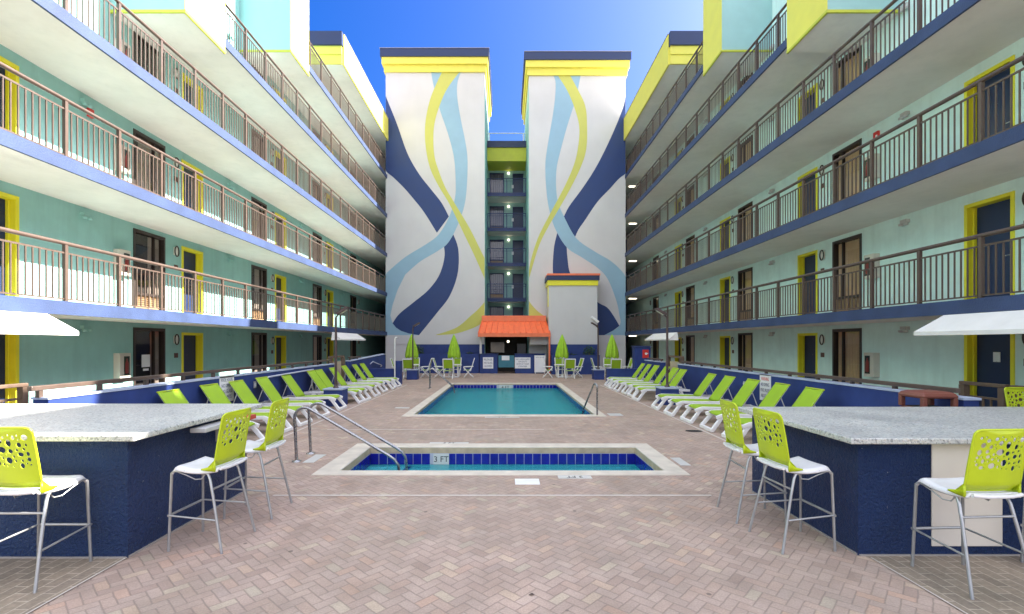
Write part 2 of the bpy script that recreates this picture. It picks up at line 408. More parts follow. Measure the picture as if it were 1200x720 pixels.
# ------------------------------------------------------------------ ground, deck, pools
def sheet(xs, ys, z, holes):
    m = MB()
    for i in range(len(xs)-1):
        for j in range(len(ys)-1):
            cx, cy = (xs[i]+xs[i+1])/2, (ys[j]+ys[j+1])/2
            if any(h[0] < cx < h[1] and h[2] < cy < h[3] for h in holes): continue
            m.add([(xs[i],ys[j],z),(xs[i+1],ys[j],z),(xs[i+1],ys[j+1],z),(xs[i],ys[j+1],z)], [(0,1,2,3)])
    return m
P1 = (-2.75, 2.65, 12.5, 22.9)    # outer coping of the big pool
P2 = (-2.84, 2.69, 6.93, 9.07)    # outer coping of the small pool
SITE = (-17, 17, -14, 44)
g = sheet([-900, SITE[0], SITE[1], 900], [-900, SITE[2], SITE[3], 900], -.01, [SITE])
tag(g.build('ground', mat('sandy_ground', (.30,.26,.21), .9, var=.2, vs=.3)), kind='structure')
d = sheet([SITE[0], P2[0], P1[0], P1[1], P2[1], SITE[1]], [SITE[2], P2[2], P2[3], P1[2], P1[3], SITE[3]], 0, [])
d = MB(); xs = sorted({SITE[0], P2[0], P1[0], P1[1], P2[1], SITE[1]}); ys = [SITE[2], P2[2], P2[3], P1[2], P1[3], SITE[3]]
d = sheet(xs, ys, 0, [P1, P2])
tag(d.build('deck', DECK), 'pinkish herringbone brick pool deck', kind='structure')
b1 = MB()
for x0, x1 in ((-17, -3.40), (3.27, 17)):
    b1.add([(x0,-14,.004),(x1,-14,.004),(x1,4.42,.004),(x0,4.42,.004)], [(0,1,2,3)])
tag(b1.build('paver_strip', BAND), kind='structure')
ln = MB()
def flat(m, x0, x1, y0, y1, z): m.add([(x0,y0,z),(x1,y0,z),(x1,y1,z),(x0,y1,z)], [(0,1,2,3)])
flat(ln, -2.95, 2.6, 6.0, 6.045, .004); flat(ln, -4.0, .85, 10.6, 10.65, .004)
flat(ln, 4.32, 4.37, 8.0, 22, .004); flat(ln, -4.62, -4.57, 8.0, 22, .004)
flat(ln, -3.415, -3.40, 2.6, 4.27, .008); flat(ln, 3.27, 3.285, 2.6, 4.27, .008)
tag(ln.build('drain_line', LINEP), kind='structure')

def pool(name, label, P, cw, ztile, zwater, depth, basin, tilew, lip, notile=None):
    cx, cy = (P[0]+P[1])/2, (P[2]+P[3])/2
    t = thing(name, label, 'pool', (cx, cy, 0))
    I = (P[0]+cw[0], P[1]-cw[1], P[2]+cw[2], P[3]-cw[3])
    m = MB(); top = .022; r = .02
    # coping ring with a rounded nose
    def ring(Pr, z): return [(Pr[0],Pr[2],z),(Pr[1],Pr[2],z),(Pr[1],Pr[3],z),(Pr[0],Pr[3],z)]
    def ins(Pr, q): return (Pr[0]+q, Pr[1]-q, Pr[2]+q, Pr[3]-q)
    rings = [ring(P, -.02), ring(P, top*.5), ring(ins(P, r*.6), top)]
    for a in range(0, 91, 22): rings.append(ring(ins(I, -r*(1-math.sin(R(a)))), top-r*(1-math.cos(R(a)))))
    vs = [p for q in rings for p in q]; fs = []
    for i in range(len(rings)-1):
        for k in range(4): fs.append((i*4+k, i*4+(k+1) % 4, (i+1)*4+(k+1) % 4, (i+1)*4+k))
    m.add(vs, fs); m.build('coping', COPE, t, True)
    e = MB(); vs = ring(I, top-r)+ring(I, -lip); e.add(vs, [(k, (k+1) % 4, 4+(k+1) % 4, 4+k) for k in range(4)])
    e.build('coping_edge', COPEI, t, True)
    # basin
    J = ins(I, -.003)
    b = MB(); b.add(ring(J, -lip)+ring(J, -depth), [(k, (k+1) % 4, 4+(k+1) % 4, 4+k) for k in range(4)]+[(4,5,6,7)])
    b.build('basin', basin, t, True)
    # grout band + separate raised tiles in one mesh
    gb = MB(); gb.add(ring(ins(I, .004), -lip)+ring(ins(I, .004), -ztile), [(k, (k+1) % 4, 4+(k+1) % 4, 4+k) for k in range(4)])
    gb.build('grout_band', GROUT, t, True)
    tb = MB(); q = .012
    for (x0, x1) in ((I[0], I[1]),):
        n = int((x1-x0)/tilew); wv = (x1-x0)/n
        for k in range(n):
            a, b_ = x0+k*wv+.006, x0+(k+1)*wv-.006
            for yy, sgn in ((I[3], -1), (I[2], 1)):
                if notile and sgn == -1 and notile[0] < (a+b_)/2 < notile[1]: continue
                tb.box(a, b_, yy+sgn*.005, yy+sgn*q, -ztile+.008, -lip-.006)
    n = int((I[3]-I[2])/tilew); wv = (I[3]-I[2])/n
    for k in range(n):
        a, b_ = I[2]+k*wv+.006, I[2]+(k+1)*wv-.006
        tb.box(I[0]+.005, I[0]+q, a, b_, -ztile+.008, -lip-.006); tb.box(I[1]-q, I[1]-.005, a, b_, -ztile+.008, -lip-.006)
    tb.build('tile_band', TILEB, t, True)
    wm = MB(); nx, ny = 2, 2
    flat(wm, I[0]+.002, I[1]-.002, I[2]+.002, I[3]-.002, -zwater)
    wo = wm.build('water', WATER, t, True, fix=False)
    return t, I
big, I1 = pool('swimming_pool', 'large rectangular turquoise swimming pool in the middle of the brick deck', P1, (.27,.27,.27,.27), .30, .20, 1.35, BASIN, .155, .05, (-.37, .30))
small, I2 = pool('wading_pool', 'shallow wading pool with blue tile rim in front of the large pool', P2, (.34,.31,.22,.30), .32, .30, .62, BASIN2, .155, .10, (-1.36,-1.02))
# steps of the wading pool with navy nosing
st = MB(); st.box(I2[0]+.01, I2[0]+.75, I2[2]+.01, I2[3]-.01, -.60, -.42); st.box(I2[0]+.01, I2[0]+.35, I2[2]+.01, I2[3]-.01, -.42, -.36)
sto = st.build('step', BASIN2, small, True)
ns = MB(); ns.box(I2[0]+.66, I2[0]+.753, I2[2]+.02, I2[3]-.02, -.425, -.416); ns.build('nosing', NOSE, sto, True)
pm = MB(); pm.box(-1.34, -1.05, I2[3]-.013, I2[3]-.004, -.315, -.105); pmo = pm.build('depth_plate', MARKT, small, True)
text('depth_lettering', '3 FT', .15, INKK, pmo, frame_M((-1.195-small.location.x, I2[3]-.015-small.location.y, -.21), (1,0,0), (0,0,1)))
pm = MB(); pm.box(-.33, .27, I1[3]-.013, I1[3]-.004, -.29, -.06); pmo = pm.build('depth_plate', MARKT, big, True)
text('depth_lettering', '4 FT', .2, INKK, pmo, frame_M((-.03-big.location.x, I1[3]-.015-big.location.y, -.175), (1,0,0), (0,0,1)))
# step shadow lines on the pool floor
# deck depth markers: tiles let into the deck
def marker(x, y, sx, sy, body, label, rz=0, sz=.13):
    t = thing('depth_marker', label, 'depth marker', (x, y, 0), rz, 'white depth markers set in the pool deck')
    m = MB(); m.box(-sx/2, sx/2, -sy/2, sy/2, -.004, .006); p = m.build('tile', MARKT, t)
    if body: text('lettering', body, sz, INKK, p, frame_M((0,0,.0065), (1,0,0), (0,1,0)))
marker(.99, 6.85, .48, .15, '3 FT', 'white depth tile at the front edge of the wading pool', R(180))
marker(-3.2, 7.95, .18, .55, '', 'white depth tile beside the left coping of the wading pool')
marker(-1.1, 9.17, .75, .14, '3 FT', 'white depth tile behind the back coping of the wading pool', 0)
marker(2.84, 7.75, .16, .5, '', 'white depth tile beside the right coping of the wading pool')
marker(-3.1, 14.2, .42, .2, '', 'white depth tile off the front left corner of the large pool')
marker(2.95, 12.85, .36, .4, '', 'pale depth tile off the front right corner of the large pool')
marker(-.1, 12.38, .9, .12, '4 FT', 'white depth tile on the front edge of the large pool', 0, .11)
m = MB(); m.box(-.17, .17, -.13, .13, -.004, .008)
t = tag(m.build('skimmer_lid', WPLAS, loc=None, bevel=.003), 'square white skimmer lid in the bricks before the wading pool', 'lid'); t.location = (.295, 6.62, 0)
m = MB(); m.lathe([(.001,.006),(.11,.006),(.12,0)], n=20)
for k in range(7): m.box(-.09+k*.026, -.082+k*.026, -.08, .08, .006, .010)
t = tag(m.build('floor_drain', DARK), 'dark floor drain grate in the bricks by the right loungers', 'drain'); t.location = (4.13, 10.45, 0); t.scale = (1.6, 1, 1)
m = MB(); m.add([(0,0,.004),(.03,.012,.012),(.05,0,.006),(.028,-.018,.015)], [(0,1,2),(0,2,3),(0,3,1),(1,3,2)])
t = tag(m.build('dead_leaf', mat('dead_leaf', (.05,.025,.02), .8)), 'small dark dead leaf lying on the bricks in front', 'leaf'); t.location = (.17, 3.64, 0)

# handrails at the pools
def arc(c, r, a0, a1, n, ax1, ax2):
    c = Vector(c); ax1 = Vector(ax1); ax2 = Vector(ax2)
    return [c + ax1*(r*math.cos(R(a0+(a1-a0)*i/n))) + ax2*(r*math.sin(R(a0+(a1-a0)*i/n))) for i in range(n+1)]
def grab_rail(y, label):
    t = thing('pool_handrail', label, 'handrail', (-3.42, y, 0), 0, 'steel handrails of the wading pool')
    pts = [Vector((0,0,0)), Vector((-.03,0,.70))]
    pts += arc((.13,0,.72), .16, 180, 62, 7, (1,0,0), (0,0,1))
    a = pts[-1]; b = Vector((1.50,0,.10)); pts.append(b)
    pts += [Vector((1.60,0,.03)), Vector((1.66,0,-.06)), Vector((1.68,0,-.2)), Vector((1.68,0,-.58))]
    MB().tube(pts, .024, 12).build('rail', CHROME, t)
    MB().lathe([(.075,0),(.07,.012),(.03,.02),(.026,.03)], n=20).build('flange', CHROME, t)
grab_rail(7.76, 'steel handrail into the wading pool, nearer one of the pair')
grab_rail(8.32, 'steel handrail into the wading pool, farther one of the pair')
def ladder_rail(x, y, dx, dy, label, n=2):
    t = thing('pool_grab_rail', label, 'handrail', (x, y, 0), 0, 'grab rails of the large pool')
    D = Vector((dx, dy, 0))
    for k in range(n):
        q = Vector((-dy, dx, 0)).normalized()*(.45*k)
        pts = [q, q+Vector((0,0,.74))] + arc(q+D.normalized()*.09+Vector((0,0,.76)), .09, 180, 45, 6, D.normalized(), (0,0,1)) + [q+D+Vector((0,0,.05)), q+D*1.05+Vector((0,0,-.2))]
        MB().tube(pts, .024, 10).build('rail', CHROME, t)
        MB().lathe([(.07,0),(.06,.012),(.026,.02)], (q.x, q.y, 0), n=16).build('flange', CHROME, t)
ladder_rail(2.42, 12.62, -.28, .62, 'steel grab rail at the front right corner of the large pool', 1)
ladder_rail(-3.25, 20.2, 1.0, .1, 'steel grab rail at the back left of the large pool')

# ------------------------------------------------------------------ hotel wings
FZ = [0, .06, 2.67, 5.29, 7.93, 10.56, 13.17, 15.6]      # floor heights, index = storey
XW, XR = 9.8, 8.0
FROM = {1: 1, 2: 1, 3: 1, 4: 1, 5: 11.82, 6: 17.57}
Y_END = 38.5
def wing(s, off, label, tops):
    t = thing('hotel_wing', label, 'building', (s*XW, 20, 0))
    X = lambda v: s*v
    T = .35
    doors = [9.65+off+5.8*k for k in range(-1, 4)]; wins = [7.87+off+5.8*k for k in range(0, 5)]
    wall = MB()
    for f in range(1, 7):
        z0 = FZ[f]; z1 = FZ[f+1] if f < 6 else 15.5
        ops = []
        for c in doors:
            if c-.5 > FROM[f]+.3 and c < 31: ops.append((c-.5, c+.5, 2.2))
        for c in wins:
            if c-.58 > FROM[f]+.3 and c < 31.2: ops.append((c-.58, c+.58, 2.29))
        ops.sort(); y = FROM[f]
        zb = z0 if f > 1 else 0
        for a, b, h in ops:
            wall.box(X(XW), X(XW+T), y, a, zb, z1); wall.box(X(XW), X(XW+T), a, b, z0+h, z1); y = b
        wall.box(X(XW), X(XW+T), y, Y_END, zb, z1)
    for (y0, y1, zt, base) in tops:
        wall.box(X(XW), X(XW+T), y0, y1, base, zt)
    wall.build('wall', TEAL_LIFT if s > 0 else TEAL, t, True)
    back = MB()
    for (y0, y1, zt, base) in tops: back.box(X(XW+T+.5), X(16.5), y0, y1, 0, zt-.02)
    back.build('rear_block', ROOFM, t, True)
    ew = MB(); ew.box(X(XR-.1), X(16.5), Y_END+.001, Y_END+.3, 0, 15.45); ew.build('end_wall', NAVY, t, True)  # navy colour stands in for the darkness at the end of the walkway
    # walkway slabs
    for f in range(2, 7):
        m = MB(); m.box(X(XR), X(XW), FROM[f], Y_END, FZ[f]-.20, FZ[f]-.012)
        sl = m.build('walkway_slab', SOFFIT, t, True)
        m = MB(); m.box(X(XR+.001), X(XW), FROM[f]+.005, Y_END, FZ[f]-.0115, FZ[f]-.002); m.build('floor_finish', FLOORM, sl, True)
        e = MB(); e.box(X(XR-.05), X(XR), FROM[f]-.02, Y_END, FZ[f]-.225, FZ[f]+.02); e.build('slab_edge', EDGE, sl, True)
    # doors and windows
    for f in range(1, 7):
        z = FZ[f]
        for c in doors:
            if c-.5 < FROM[f]+.3 or c > 31 or c < 5: continue
            lf = MB(); lf.box(X(XW+.17), X(XW+.215), c-.43, c+.43, z+.01, z+2.12)
            lo = lf.build('door', DOORB, t, True)
            fr = MB()
            for a, b in ((-.5, -.43), (.43, .5)): fr.box(X(XW-.025), X(XW+.25), c+a, c+b, z, z+2.2)
            fr.box(X(XW-.025), X(XW+.25), c-.43, c+.43, z+2.12, z+2.2)
            # stepped stop
            fr.box(X(XW+.10), X(XW+.168), c-.43, c-.405, z, z+2.12); fr.box(X(XW+.10), X(XW+.168), c+.405, c+.43, z, z+2.12)
            fr.build('door_frame', YELT, lo, True, bevel=.006)
            hd = MB(); hd.tube([(X(XW+.165),c-.31,z+1.0),(X(XW+.115),c-.31,z+1.0),(X(XW+.11),c-.2,z+1.0)], .011, 8); hd.box(X(XW+.158), X(XW+.17), c-.335, c-.285, z+.9, z+1.1)
            hd.build('handle', CHROME, lo, True)
            MB().lathe([(.012,0),(.012,.006),(.001,.006)], n=10).build('peephole', CHROME, lo).location = (X(.166), c-20, z+1.5)
            pl = MB(); pl.box(X(XW-.012), X(XW), c-.82, c-.66, z+1.44, z+1.58); pl.build('number_plate', PLATE, t, True)
        for c in wins:
            if c-.58 < FROM[f]+.3 or c > 31.2 or c < 5: continue
            fr = MB()
            for a, b in ((-.58, -.515), (.515, .58)): fr.box(X(XW-.02), X(XW+.14), c+a, c+b, z, z+2.29)
            fr.box(X(XW-.02), X(XW+.14), c-.515, c+.515, z+2.21, z+2.29); fr.box(X(XW-.02), X(XW+.14), c-.515, c+.515, z+.55, z+.62)
            if s < 0 or True: fr.box(X(XW+.02), X(XW+.10), c+.20, c+.235, z+.62, z+2.21)
            wo = fr.build('window', BRONZE, t, True)
            gl = MB(); gl.add([(X(XW+.058),c-.515,z+.62),(X(XW+.058),c+.515,z+.62),(X(XW+.058),c+.515,z+2.21),(X(XW+.058),c-.515,z+2.21)], [(0,1,2,3)]); gl.build('pane', GLASS, wo, True)
            # pleated curtain
            cu = MB(); n = 56
            r_ = random.Random(int(c*10)+f*7+int(s))
            split = r_.choice((-.515, -.3, -.2, -.36)) if s > 0 else r_.choice((-.1, .1, -.25, .2))
            vs = []
            for k in range(n+1):
                yy = split+(.515-split)*k/n; xx = XW+.125+.018*math.sin(k*.95+r_.random()*.5)
                vs += [(X(xx), c+yy, z+.62), (X(xx), c+yy, z+2.2)]
            cu.add(vs, [(2*k, 2*k+2, 2*k+3, 2*k+1) for k in range(n)], True)
            cu.build('curtain', CURT if (s > 0 or r_.random() < .25) else SHEER, wo, True, fix=False)
            bk = MB(); bk.box(X(XW+.16), X(XW+.17), c-.56, c+.56, z, z+2.28); bk.build('room_back', ROOMD, wo, True)
            gr = MB(); gr.box(X(XW+.05), X(XW+.07), c-.515, c+.515, z, z+.55)
            for k in range(9): gr.bar((X(XW+.035), c-.49, z+.05+k*.055), (X(XW+.035), c+.49, z+.05+k*.055), .035, .012)
            gr.box(X(XW+.0), X(XW+.05), c-.03, c+.03, z, z+.55)
            gr.build('air_conditioner_grille', GRILL, wo, True)
            # oval wall lamp between window and door
            lm = MB(); yl = c+1.0
            ring = [(X(XW-.06), yl+.085*math.cos(2*math.pi*k/20), z+1.98+.15*math.sin(2*math.pi*k/20)) for k in range(20)]
            lm.tube(ring, .018, 6, closed=True)
            lo = lm.build('wall_lamp', BRONZE, t, True)
            ln_ = MB(); vs = [(X(XW-.075), yl, z+1.98)]+[(X(XW-.045), yl+.08*math.cos(2*math.pi*k/20), z+1.98+.145*math.sin(2*math.pi*k/20)) for k in range(20)]
            ln_.add(vs, [(0, k+1, (k+1) % 20+1) for k in range(20)], True)
            for k in range(1): ln_.box(X(XW-.045), X(XW), yl-.06, yl+.06, z+1.87, z+2.09)
            ln_.build('lamp_lens', LAMPW, lo, True)
            # small emergency light under the soffit
            ce = MB(); ye = c-2.05
            ce.box(X(XW-.10), X(XW), ye-.09, ye+.09, z+2.20, z+2.28)
            ce.lathe([(.001,0),(.05,.01),(.055,.05),(.05,.06)], (X(XW-.09), ye-.06, z+2.13), 10); ce.lathe([(.001,0),(.05,.01),(.055,.05),(.05,.06)], (X(XW-.09), ye+.07, z+2.13), 10)
            ce.build('emergency_light', GREYP if s > 0 else TEAL, t, True)
    # extinguisher cabinets, one per storey near the second window
    yc = (wins[1]-.58) - .46
    for f in range(1, 5):
        z = FZ[f]
        cb = MB(); cb.box(X(XW-.17), X(XW), yc-.17, yc+.17, z+.98, z+1.62)
        co = cb.build('extinguisher_cabinet', mat('cream_metal_box', (.60,.56,.49), .5), t, True, bevel=.006)
        wd = MB(); wd.box(X(XW-.174), X(XW-.171), yc-.05, yc+.13, z+1.06, z+1.54); wd.build('cabinet_window', mat('dark_cabinet_glass', (.05,.06,.05), .1), co, True)
        ex = MB(); ex.lathe([(.001,0),(.055,.01),(.055,.26),(.03,.32),(.02,.34),(.02,.38),(.001,.38)], (X(XW-.182), yc+.04, z+1.1), 14)
        for i in range(len(ex.v)):
            v = ex.v[i]; ex.v[i] = (X(XW-.176)+(v[0]-X(XW-.182))*.08, v[1], v[2])
        ex.build('extinguisher', mat('dull_red_cylinder', (.22,.03,.025), .4), co, True)
    # end of walkway lamps, lit
    for f in range(1, 6):
        lt = MB(); y = 33.4; lt.box(X(8.65), X(9.15), y-.07, y+.07, FZ[f+1]-.26, FZ[f+1]-.202)
        if s > 0: lt.build('ceiling_tube_lamp', LITW, t, True)
    # bay boxes that straddle the top walkways
    for (y0, y1, zb, zt) in ((11.75, 13.4, 10.17, 13.75), (17.5, 19.1, 12.73, 16.5)):
        b = MB(); b.box(X(XR-.06), X(XW), y0, y1, zb, zt); bo = b.build('bay_box', TEAL2, t, True)
        p = MB(); p.box(X(XR-.075), X(XR-.0605), y0-.012, y1+.012, zb-.0, zt); p.build('yellow_panel', YELP, bo, True)
        q = MB(); q.box(X(XR-.085), X(XR-.03), y0-.02, y1+.02, zb-.07, zb-.001)
        q.box(X(XR-.03), X(XW), y0-.02, y0+.03, zb-.07, zb-.001); q.build('base_trim', YELG, bo, True)
        u = MB(); u.box(X(XR-.03), X(XW), y0+.031, y1+.02, zb-.03, zb-.001); u.build('underside', SOFFIT, bo, True)
    # roof with fascia over the far part
    rf = MB(); rf.box(X(XR-.05), X(16.5), 23.1, Y_END+.3, 15.5, 15.72); ro = rf.build('roof', SOFFIT, t, True)
    fa = MB(); fa.box(X(XR-.13), X(XR-.053), 23.08, 31.78, 15.46, 16.93); fa.build('court_fascia', YELP, ro, True)
    fa = MB(); fa.box(X(XR-.052), X(16.5), 23.0, 23.09, 15.46, 15.9); fa.box(X(XR-.052), X(16.5), 22.95, 23.09, 15.9, 16.30); fa.build('front_fascia', YELP, ro, True)
    fa = MB(); fa.box(X(XR-.1), X(16.5), 22.86, 23.07, 16.302, 16.96); fa.build('front_cap', NAVYB, ro, True)
    fa = MB(); fa.box(X(XR-.15), X(XR-.05), 23.1, 31.78, 16.932, 16.97); fa.build('cap_flashing', mat('lilac_flashing', (.25,.25,.32), .4), ro, True)
    return t
right = wing(1, 0, 'teal hotel wing with yellow door frames on the right of the pool',
     [(1, 6.7, 11.4, 10.56), (6.7, 10.4, 13.35, 10.56), (10.4, 11.75, 15.4, 10.56), (11.75, 12.8, 13.35, 13.17), (12.8, 17.5, 15.4, 13.17), (17.5, 23.1, 15.9, 15.5), (23.1, Y_END, 15.5, 15.45)])  # near roof heights out of view, stepped to shape sun patches opposite
left = wing(-1, -.6, 'teal hotel wing with sunlit lower walls on the left of the pool',
     [(1, 11.75, 13.0, 10.56), (11.75, 17.5, 15.4, 13.17), (17.5, 23.1, 16.3, 15.5), (23.1, Y_END, 15.5, 15.45)])
# fire alarm horn on the right wing, second room plate and door card
m = MB(); m.box(XW-.06, XW, 12.45, 12.62, FZ[3]+2.02, FZ[3]+2.22); ho = m.build('alarm_horn', REDP, right, True, bevel=.01)
m = MB(); m.box(XW-.067, XW-.0605, 12.47, 12.53, FZ[3]+2.06, FZ[3]+2.12); m.build('strobe', WPLAS, ho, True)
m = MB(); m.box(-XW, -XW+.06, 11.1, 11.25, FZ[3]+1.95, FZ[3]+2.15); ho = m.build('alarm_horn', REDP, left, True, bevel=.01)
m = MB(); m.box(XW+.160, XW+.168, 9.58, 9.72, 1.55, 1.75); m.build('door_card', PAPER, right, True)
m = MB(); m.box(XW-.016, XW, 8.62, 8.92, 1.52, 1.63); m.build('room_plate', mat('dark_red_plate', (.16,.03,.02), .5), right, True)
m = MB(); m.box(-XW-.052, -XW-.048, 12.85, 13.15, 1.28, 1.62); m.box(-XW-.052, -XW-.048, 12.9, 13.1, 1.18, 1.24); m.build('window_notice', PAPER, left, True)

# railings
def railing(s, f, y0, y1, phase, label):
    z = FZ[f]+.0
    t = thing('balcony_railing', label, 'railing', (s*(XR+.04), y0, z), 0, 'bronze railings of the hotel balconies')
    L = y1-y0
    tr = MB(); tr.tube([(0,0,1.08),(0,L,1.08)], .038, 10); tr.build('top_rail', RAIL, t)
    k0 = math.ceil((y0-phase)/1.2); ys = []
    y = phase+k0*1.2
    while y < y1+.01: ys.append(y-y0); y += 1.2
    pm = bpy.data.meshes.new('post')
    pmb = MB(); pmb.box(-.03, .03, -.03, .03, .02, 1.055)
    po = pmb.build('post', RAIL, t); po.location = (0, ys[0], 0)
    for yy in ys[1:]:
        o = po.copy(); C.objects.link(o); o.parent = t; o.location = (0, yy, 0)
    def panel(a, b):
        m = MB(); w_ = b-a
        m.box(-.014, .014, .03, w_-.03, .89, .92); m.box(-.014, .014, .03, w_-.03, .055, .08)
        n = max(2, round(w_/.118))
        for k in range(1, n):
            q = k*w_/n; m.box(-.01, .01, q-.01, q+.01, .08, .89)
        o = m.build('baluster_panel', RAIL, t); o.location = (0, a, 0); return o
    p0 = None
    for a, b in zip(ys[:-1], ys[1:]):
        if p0 is None: p0 = panel(a, b)
        else:
            o = p0.copy(); C.objects.link(o); o.parent = t; o.location = (0, a, 0)
    if ys[0] > .15: panel(0, ys[0])
    if L-ys[-1] > .15: panel(ys[-1], L)
    return t
ORD = {2: 'second', 3: 'third', 4: 'fourth', 5: 'fifth', 6: 'sixth'}
for s, side, ph in ((-1, 'sunlit left', 8.67), (1, 'shaded right', 8.04)):
    for f in range(2, 7):
        y0 = {5: 13.45, 6: 19.15}.get(f, 1.2)
        railing(s, f, y0, 31.7, ph, 'bronze balcony railing of the %s floor on the %s wing' % (ORD[f], side))
# brown rails at ground level beside the near doors
def short_rail(s, y0, y1, label):
    t = thing('walkway_railing', label, 'railing', (s*8.0, y0, 0), 0, 'ground floor railings by the near doors')
    L = y1-y0
    MB().box(-.04, .04, 0, L, 1.21, 1.27).build('top_rail', WOODG, t, bevel=.01)
    for y in (.06, L-.06): MB().box(-.05, .05, y-.05, y+.05, 0, 1.21).build('post', WOODG, t)
    m = MB(); m.box(-.018, .018, .11, L-.11, 1.0, 1.035)
    n = 6
    for k in range(1, n): m.box(-.012, .012, L*k/n-.012, L*k/n+.012, .1, 1.0)
    m.box(-.018, .018, .11, L-.11, .07, .1)
    m.build('baluster_panel', WOODG, t)
short_rail(1, 7.58, 8.36, 'brown rail panel by the blue door behind the right bar, farther panel')
short_rail(1, 5.6, 7.52, 'brown rail panel at the right edge behind the right bar')
short_rail(-1, 5.6, 7.93, 'brown rail at the left edge below the white awning')

# awnings over the entries
def awning(s, y0, y1, label, zb=2.07):
    t = thing('awning', label, 'awning', (s*XR, (y0+y1)/2, 0), 0, 'white canvas awnings at the walkway entries')
    X = lambda v: s*v
    m = MB(); xo, xi = XR-.47, XR-.052
    # slope, front valance, end cheeks
    m.add([(X(xi),y0+.15,2.44),(X(xi),y1-.15,2.44),(X(xo),y1,zb+.07),(X(xo),y0,zb+.07),(X(xo),y1,zb),(X(xo),y0,zb),(X(xi),y0,zb),(X(xi),y1,zb)],
          [(0,1,2,3),(3,2,4,5),(0,3,5,6),(1,7,4,2)])
    c = m.build('canvas', AWN, t, True)
    sm = c.modifiers.new('thick', 'SOLIDIFY'); sm.thickness = .012
    fr = MB(); fr.tube([(X(xi+.0),y0+.05,zb+.03),(X(xo-.0)+s*.03,y0+.05,zb+.03),(X(xo)+s*.03,y1-.05,zb+.03),(X(xi),y1-.05,zb+.03)], .015, 6); fr.build('frame', CHROME, t, True)
awning(1, 4.9, 8.78, 'white awning over the walkway entry at the right edge')
awning(-1, 4.9, 8.38, 'white awning over the walkway entry at the left edge, glaring in the sun')
awning(1, 21.9, 25.8, 'cream awning far down the right wing above the gate')
awning(-1, 21.6, 25.5, 'white awning far down the left wing above the gate')

# ------------------------------------------------------------------ mural towers
YT = 31.8
def px(x, y, yy=YT): return ((x-CX)/F*yy, CAMZ+(CY-y)/F*yy)
def smooth(pts, n=8):
    out = []
    P = [Vector(p).to_2d() if len(p) > 2 else Vector(p) for p in pts]
    for i in range(len(P)-1):
        p0 = P[max(i-1, 0)]; p1 = P[i]; p2 = P[i+1]; p3 = P[min(i+2, len(P)-1)]
        for k in range(n):
            t = k/n
            out.append(.5*((2*p1)+(p2-p0)*t+(2*p0-5*p1+4*p2-p3)*t*t+(3*p1-p0-3*p2+p3)*t*t*t))
    out.append(P[-1]); return out
def resample(pts, n):
    L = [0]
    for a, b in zip(pts[:-1], pts[1:]): L.append(L[-1]+(b-a).length)
    out = []; j = 0
    for i in range(n+1):
        d_ = L[-1]*i/n
        while j < len(L)-2 and L[j+1] < d_: j += 1
        q = (d_-L[j])/max(1e-6, L[j+1]-L[j]); out.append(pts[j].lerp(pts[j+1], q))
    return out
def ribbon(name, A, B, material, parent, layer, n=64, xlim=None):
    a = resample(smooth(A), n); b = resample(smooth(B), n)
    m = MB(); vs = []
    for p in a+b:
        x, z = px(p.x, p.y)
        if xlim: x = min(max(x, xlim[0]), xlim[1])
        vs.append((x, YT-.003*layer, z))
    m.add(vs, [(i, i+1, n+2+i, n+1+i) for i in range(n)])
    return m.build(name, material, parent, True, fix=False)
def patch(name, pts, material, parent, layer, xlim=None, zmax=None):
    res = delaunay_2d_cdt([Vector(p) for p in pts], [], [list(range(len(pts)))], 1, 1e-5)
    m = MB(); vs = []
    for p in res[0]:
        x, z = px(p.x, p.y)
        if xlim: x = min(max(x, xlim[0]), xlim[1])
        vs.append((x, YT-.003*layer, z))
    m.add(vs, [tuple(f) for f in res[2]])
    return m.build(name, material, parent, True, fix=False)
def tower(x0, x1, inner, zt, label):
    t = thing('mural_tower', label, 'tower', ((x0+x1)/2, YT+3, 0))
    ztop = zt
    sh = MB(); sh.box(x0, x1, YT, YT+7, 0, ztop-1.0); sh.build('shaft', WHITEP, t, True)
    sp = MB(); xi = x1 if inner > 0 else x0
    sp.box(xi+inner*.001, xi+inner*.02, YT+.02, YT+7, 0, ztop-2.0); sp.build('inner_side', TEAL, t, True)
    cn = MB(); cn.box(x0-.10, x1+.10, YT-.10, YT+7.1, ztop-1.46, ztop-1.0); cn.box(x0-.22, x1+.22, YT-.24, YT+7.2, ztop-1.0, ztop-.55); cn.build('cornice', YELP, t, True)
    cp = MB(); cp.box(x0-.30, x1+.30, YT-.33, YT+7.3, ztop-.548, ztop-.03); cp.build('cap', NAVYB, t, True)
    cf = MB(); cf.box(x0-.33, x1+.33, YT-.36, YT+7.33, ztop-.03, ztop); cf.build('cap_flashing', mat('lilac_flashing', (.25,.25,.32), .4), t, True)
    xa, xb = (x0, x1)
    bs = MB(); bs.box(x0+.003, x1-.003, YT-.035, YT+.0, 1.86, 2.44); bs.build('base_course', WHITEP, t, True)
    return t
LX0, LX1 = -8.05, -1.43; RX0, RX1 = 1.53, 8.0
tl = tower(LX0, LX1, 1, 21.5, 'white mural tower with navy, blue and yellow ribbons, left of the gap')
trt = tower(RX0, RX1, -1, 21.28, 'white mural tower with mirrored ribbons, right of the gap behind the white shaft')
lim = (LX0+.005, LX1-.005)
ribbon('navy_ribbon', [(450,108),(465,145),(477.5,180),(491,204),(505,222),(517.5,238),(526,254)], [(450,188),(452,200),(462,209),(474,221),(486,235),(497,249),(512,273)], M_NAVY, tl, 1, xlim=lim)
ribbon('navy_ribbon', [(530,272),(537,292),(536.5,320),(527,347),(512,367),(491,393)], [(519,283),(521,300),(515,322),(502,340),(484,355),(468,368),(460,379)], M_NAVY, tl, 1, xlim=lim)
